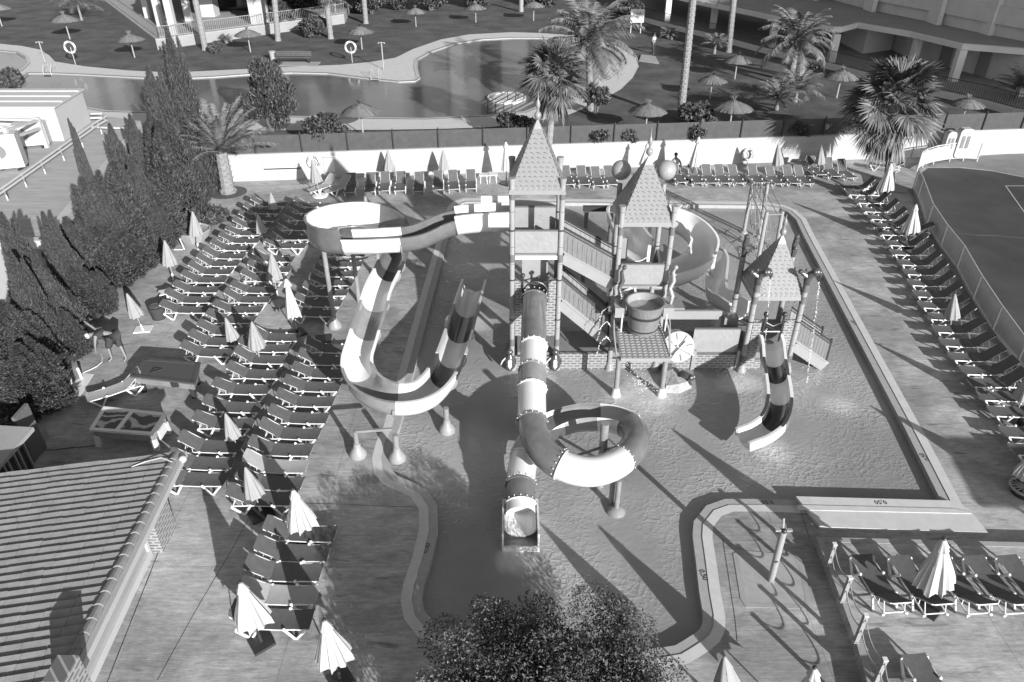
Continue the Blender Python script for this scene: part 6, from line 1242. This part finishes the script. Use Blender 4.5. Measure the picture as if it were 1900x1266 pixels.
bs = [(0,.35,M_fgp,1),(.35,1.9,M_fgd,0),(1.9,2.75,M_fgw,0),(2.75,3.5,M_fgm,0),(3.5,4.75,M_fgw,0),(4.75,6.85,M_fgd,0),(6.85,9.15,M_fgw,0),(9.15,11.1,M_fgd,0),(11.1,12.3,M_fgw,2),(12.3,13.6,M_fgm,2),(13.6,15.6,M_fgw,2),(15.6,16.7,M_fgw,0),(16.7,17.6,M_fgd,0),(17.6,18.2,M_fgw,0),(18.2,19,M_fgw,1)]
for a, b, mm, op in bs:
    prof = ringp_(Rt) if not op else openp(Rt, .03, PI*.98 if op == 1 else PI*.80, PI*2.02 if op == 1 else PI*2.2)
    m = sweep(pb, prof, a*K_, b*K_, max(int((b-a)*9), 3), True)
    if not op: m.f = m.f[:-2] # open tube ends
    m.build('tube_section', mm, FB, True)
    if not op:
        m = sweep(pb, ringp_(Rt+.035), max(a*K_-.15, 0), a*K_+.15, 1, True); m.build('flange_ring', mm if mm != M_fgw else M_fgw, FB, True)
        m = MB(); k = int(a*K_); c = pb[k]; d = (pb[k+1]-pb[max(k-1,0)]).normalized(); s = d.cross(Vector((0,0,1))).normalized(); u = s.cross(d)
        for q_ in range(9): an = PI*q_/8; c_ = c+(s*math.cos(an)+u*math.sin(an))*(Rt+.04); m.sphere(tuple(c_), .02, 6, 4)
        m.build('bolts', M_plast, FB)
# exit box
e = P[-1]; m = MB(); m.box((e.x-.47, e.y+.25, .12), (.05,1.3,.7)); m.box((e.x+.47, e.y+.25, .12), (.05,1.3,.7)); m.box((e.x, e.y-.38, -.12), (.9,.05,.22)); m.build('exit_box', M_fgw, FB)
MB().cyl((P[9].x-.1,P[9].y,WZ-.1), (P[9].x-.1,P[9].y,1.1), .08, n=12).build('support_post', M_fgm, FB, True)
sB = G(1143,950,WZ); MB().cyl(sB+Vector((0,0,-.1)), (sB.x,sB.y,1.0), .075, n=12).build('support_post', M_fgm, FB, True); MB().lathe(tuple(sB), [(.26,-.05),(.27,.04),(.18,.14),(.1,.2)], 16).build('post_cone', M_fgm, FB, True)
mc = G(1094,865,WZ); ms = (P[8]+P[12])/2; mc = Vector((ms.x+.05, ms.y-.15, WZ)); MB().cyl(mc, (mc.x,mc.y,2.15), .12, n=14).build('central_mast', M_fgm, FB, True)
m = MB()
for q_, zz in ((P[6],1.3),(P[14],.75),(P[10],1.2),(P[12],1.1),(P[9],1.25)): m.cyl((mc.x,mc.y,zz), (mc.x+(q_.x-mc.x)*.8, mc.y+(q_.y-mc.y)*.8, zz), .045, n=8)
m.build('mast_arms', M_fgm, FB, True)
# --- C: small slide of the right tower
FC = thing('small_flume', 'small banded open slide curving left from the right tower', 'water slide', (8.6, 19, WZ))
P = [(9.1,22.3,1.0),(9.1,21.7,.85)]+[tuple(G(*q_)) for q_ in ((1434,690,.68),(1441,735,.52),(1442,765,.42),(1432,795,.3),(1408,815,.18),(1376,828,.06))]
pc = catmull(P, K_)
for a, b, mm in ((0,.95,M_fgw),(.95,1.8,M_fgi),(1.8,2.5,M_fgk),(2.5,3.55,M_fgi),(3.55,5.2,M_fgk),(5.2,6.9,M_fgi)):
    m = sweep(pc, trough(.31, .13), a*K_, b*K_, max(int((b-a)*8), 3), True); m.build('flume_section', mm, FC, True)
for a, b, mm in ((0,1.1,M_fgw),(1.1,2.3,M_fgm),(2.3,3.6,M_fgw),(3.6,5.0,M_fgm),(5.0,6.95,M_fgw)):
    for s in (-1, 1): m = sweep(pc, (lambda s: lambda _: [(s*.305,.43),(s*.42,.43),(s*.42,.12 if s > 0 else .12),(s*.35,.12),(s*.35,.40),(s*.305,.40)])(s), a*K_, b*K_, max(int((b-a)*8), 3), True); m.build('side_rim', mm, FC, True)
m = MB(); m.cyl((8.82,22.0,1.5),(9.38,22.0,1.5), .02, n=6); m.build('crossbar', M_fgw, FC)
# --- D: kids slide behind the right tower
FD = thing('small_flume', 'short pale slide running away behind the right tower', 'water slide', (8.2, 25, WZ))
P = [(8.3,23.4,1.25)]+[tuple(G(*q_)) for q_ in ((1352,555,1.1),(1342,530,.75),(1332,505,.35),(1325,480,.1))]; P = [(8.35,23.4,1.2),(8.15,24.3,1.05),(8.0,25.5,.8),tuple(G(1330,505,.5)),tuple(G(1324,487,.45))]; pd = catmull(P, K_); m = sweep(pd, trough(.33, .32, .05, .05), 0, 4*K_, 24, True); m.build('flume_section', M_fgi, FD, True)
# --- E: pale spiral slide behind the middle tower
FE = thing('spiral_flume', 'wide pale spiral slide curling behind the ball-topped tower', 'water slide', (6.1, 28.2, WZ))
C_ = Vector((6.15,27.9,0)); P = [(4.5,24.0,3.25),(4.35,25.4,3.15),(4.35,26.9,3.0)]
for k in range(0, 8): th = PI-k*PI/4.0; P.append((C_.x+1.75*math.cos(th), C_.y+1.75*math.sin(th), 2.85-.30*k))
P += [(4.5,26.9,.3),(4.4,26.0,.05)]
pe = catmull(P, K_); nP = len(P)-1
for a, b, mm in ((0,1.5,M_fgi),(1.5,3.5,M_fgi),(3.5,5.2,M_fgw),(5.2,8.0,M_fgi),(8.0,nP,M_fgi)):
    m = sweep(pe, trough(.5, .3), a*K_, b*K_, max(int((b-a)*9), 3), True); m.build('flume_section', mm, FE, True)
for bx, by in ((6.1,30.2),(8.45,27.9)): MB().cyl((bx,by,WZ-.1),(bx,by,1.9), .08, n=10).build('support_post', M_fgw, FE, True)
# --- arch behind (dark portal) and water bow pipes
PT = thing('water_portal', 'dark rectangular spray portal standing behind the castle stairs', 'spray arch', (3.1, 27.5, WZ)); z_ = 2.3
a_, b_ = V(1082,387,28.5), V(1140,387,28.5); m = MB(); m.beam((a_.x,28.5,a_.z),(b_.x,28.5,a_.z), .2,.2); m.build('top_bar', M_dark, PT)
for x in (a_.x+.15, b_.x-.1): MB().cyl((x,28.5,WZ-.1),(x,28.5,a_.z), .09, n=10).build('post', M_fgd, PT, True)
# --- rope climbing frame
RF = thing('rope_climbing_frame', 'rope net climbing frame on four posts at the far end of the pool', 'climbing frame', (11, 32, WZ))
q4 = [((1380,432),(1396,338)),((1408,440),(1423,338)),((1404,497),(1422,393)),((1437,478),(1450,392))]; tps = []
for (bx, by), (tx, ty) in q4: B = G(bx, by, WZ); T = V(tx, ty, B.y); tps.append((B, Vector((B.x+(T.x-B.x)*.6, B.y, T.z)))); MB().cyl(B, tps[-1][1], .09, .09, 12).build('post', M_fgp, RF, True); MB().lathe(tuple(B), [(.2,0),(.16,.08),(.09,.12)], 12).build('post_foot', M_fgp, RF, True)
m = MB()
for i, j in ((0,2),(1,3)):
    for f in (1,.8): a, b = tps[i][0].lerp(tps[i][1], f), tps[j][0].lerp(tps[j][1], f); m.tube([a, b], .02, 5)
for i, j in ((0,1),(2,3)): m.tube([tps[i][1]-Vector((0,0,.15)), tps[j][1]-Vector((0,0,.15))], .035, 6)
m.build('cross_ropes', M_concd, RF)
m = MB(); A0, A1, B0_, B1_ = tps[0][1], tps[1][1], tps[2][0]+Vector((0,0,.35)), tps[3][0]+Vector((0,0,.35)); rs = random.Random(4)
for i in range(9):
    t = i/8; m.tube([(A0.lerp(A1,t)).lerp(B0_.lerp(B1_,t), s/6)+Vector((rs.uniform(-.1,.1),rs.uniform(-.1,.1),-.9*math.sin(PI*s/6)*.9)) for s in range(7)], .018, 4)
for s in range(1, 8): m.tube([(A0.lerp(A1,i/6)).lerp(B0_.lerp(B1_,i/6), s/8)+Vector((0,0,-.9*math.sin(PI*s/8)*.9+rs.uniform(-.05,.05))) for i in range(7)], .018, 4)
m.build('rope_net', M_bwall, RF)
# --- water jets: droplets of the spouts (real small geometry)
def droplets(label, path, n, spread, seed, r=.009):
    rs = random.Random(seed); m = MB(); path = [Vector(p) for p in path]
    for _ in range(n): f = rs.random()*(len(path)-1); k = min(int(f), len(path)-2); p = path[k].lerp(path[k+1], f-k)+Vector((rs.gauss(0,spread),rs.gauss(0,spread),rs.gauss(0,spread*.5))); s = r*rs.uniform(.6,1.5); m.add([p+Vector((0,0,s*2)), p+Vector((s,0,0)), p+Vector((-s*.5,s*.8,0)), p+Vector((-s*.5,-s*.8,0)), p-Vector((0,0,s*2))], [(0,1,2),(0,2,3),(0,3,1),(4,2,1),(4,3,2),(4,1,3)])
    o = m.build('water_spray', mat('spray_water', .85, .2, .6)); o['kind'] = 'stuff'; tag(o, label, 'water spray'); return o
droplets('thin jet falling from the front right spouting figure', [P3[1]+Vector((.34,-.1,.2)), P3[1]+Vector((.4,-.35,-1)), P3[1]+Vector((.42,-.6,-2.2)), P3[1]+Vector((.43,-.9,-3.45))], 170, .015, 1)
droplets('thin jet falling in front of the right tower roof', [P3[0]+Vector((.34,-.1,.2)), P3[0]+Vector((.4,-.4,-1)), P3[0]+Vector((.43,-.7,-2.4)), P3[0]+Vector((.45,-.85,-2.8))], 150, .012, 2)
droplets('drips falling from the front edge of the splash canopy', [(3.7,20.4,1.3),(4.3,20.4,.7),(4.5,20.4,.1),(4.2,20.4,.6),(5.1,20.4,.0)], 170, .12, 3, .008)
droplets('splashing drops under the right tower', [(7.4,21.6,.1),(8.2,21.4,.05)], 110, .2, 4, .008)
for k, (x, y, z1) in enumerate(((3.42,21.9,2.35),(3.38,21.6,1.95),(3.35,21.2,1.6))): droplets('arched jet of drops left of the canopy, number '+['one counted from the top','two counted from the top','three counted from the top'][k], [(x,y,z1),(x-.15,y-.05,z1+.22),(x-.35,y-.1,z1+.05),(x-.45,y-.12,z1-.5)], 80, .012, 10+k)
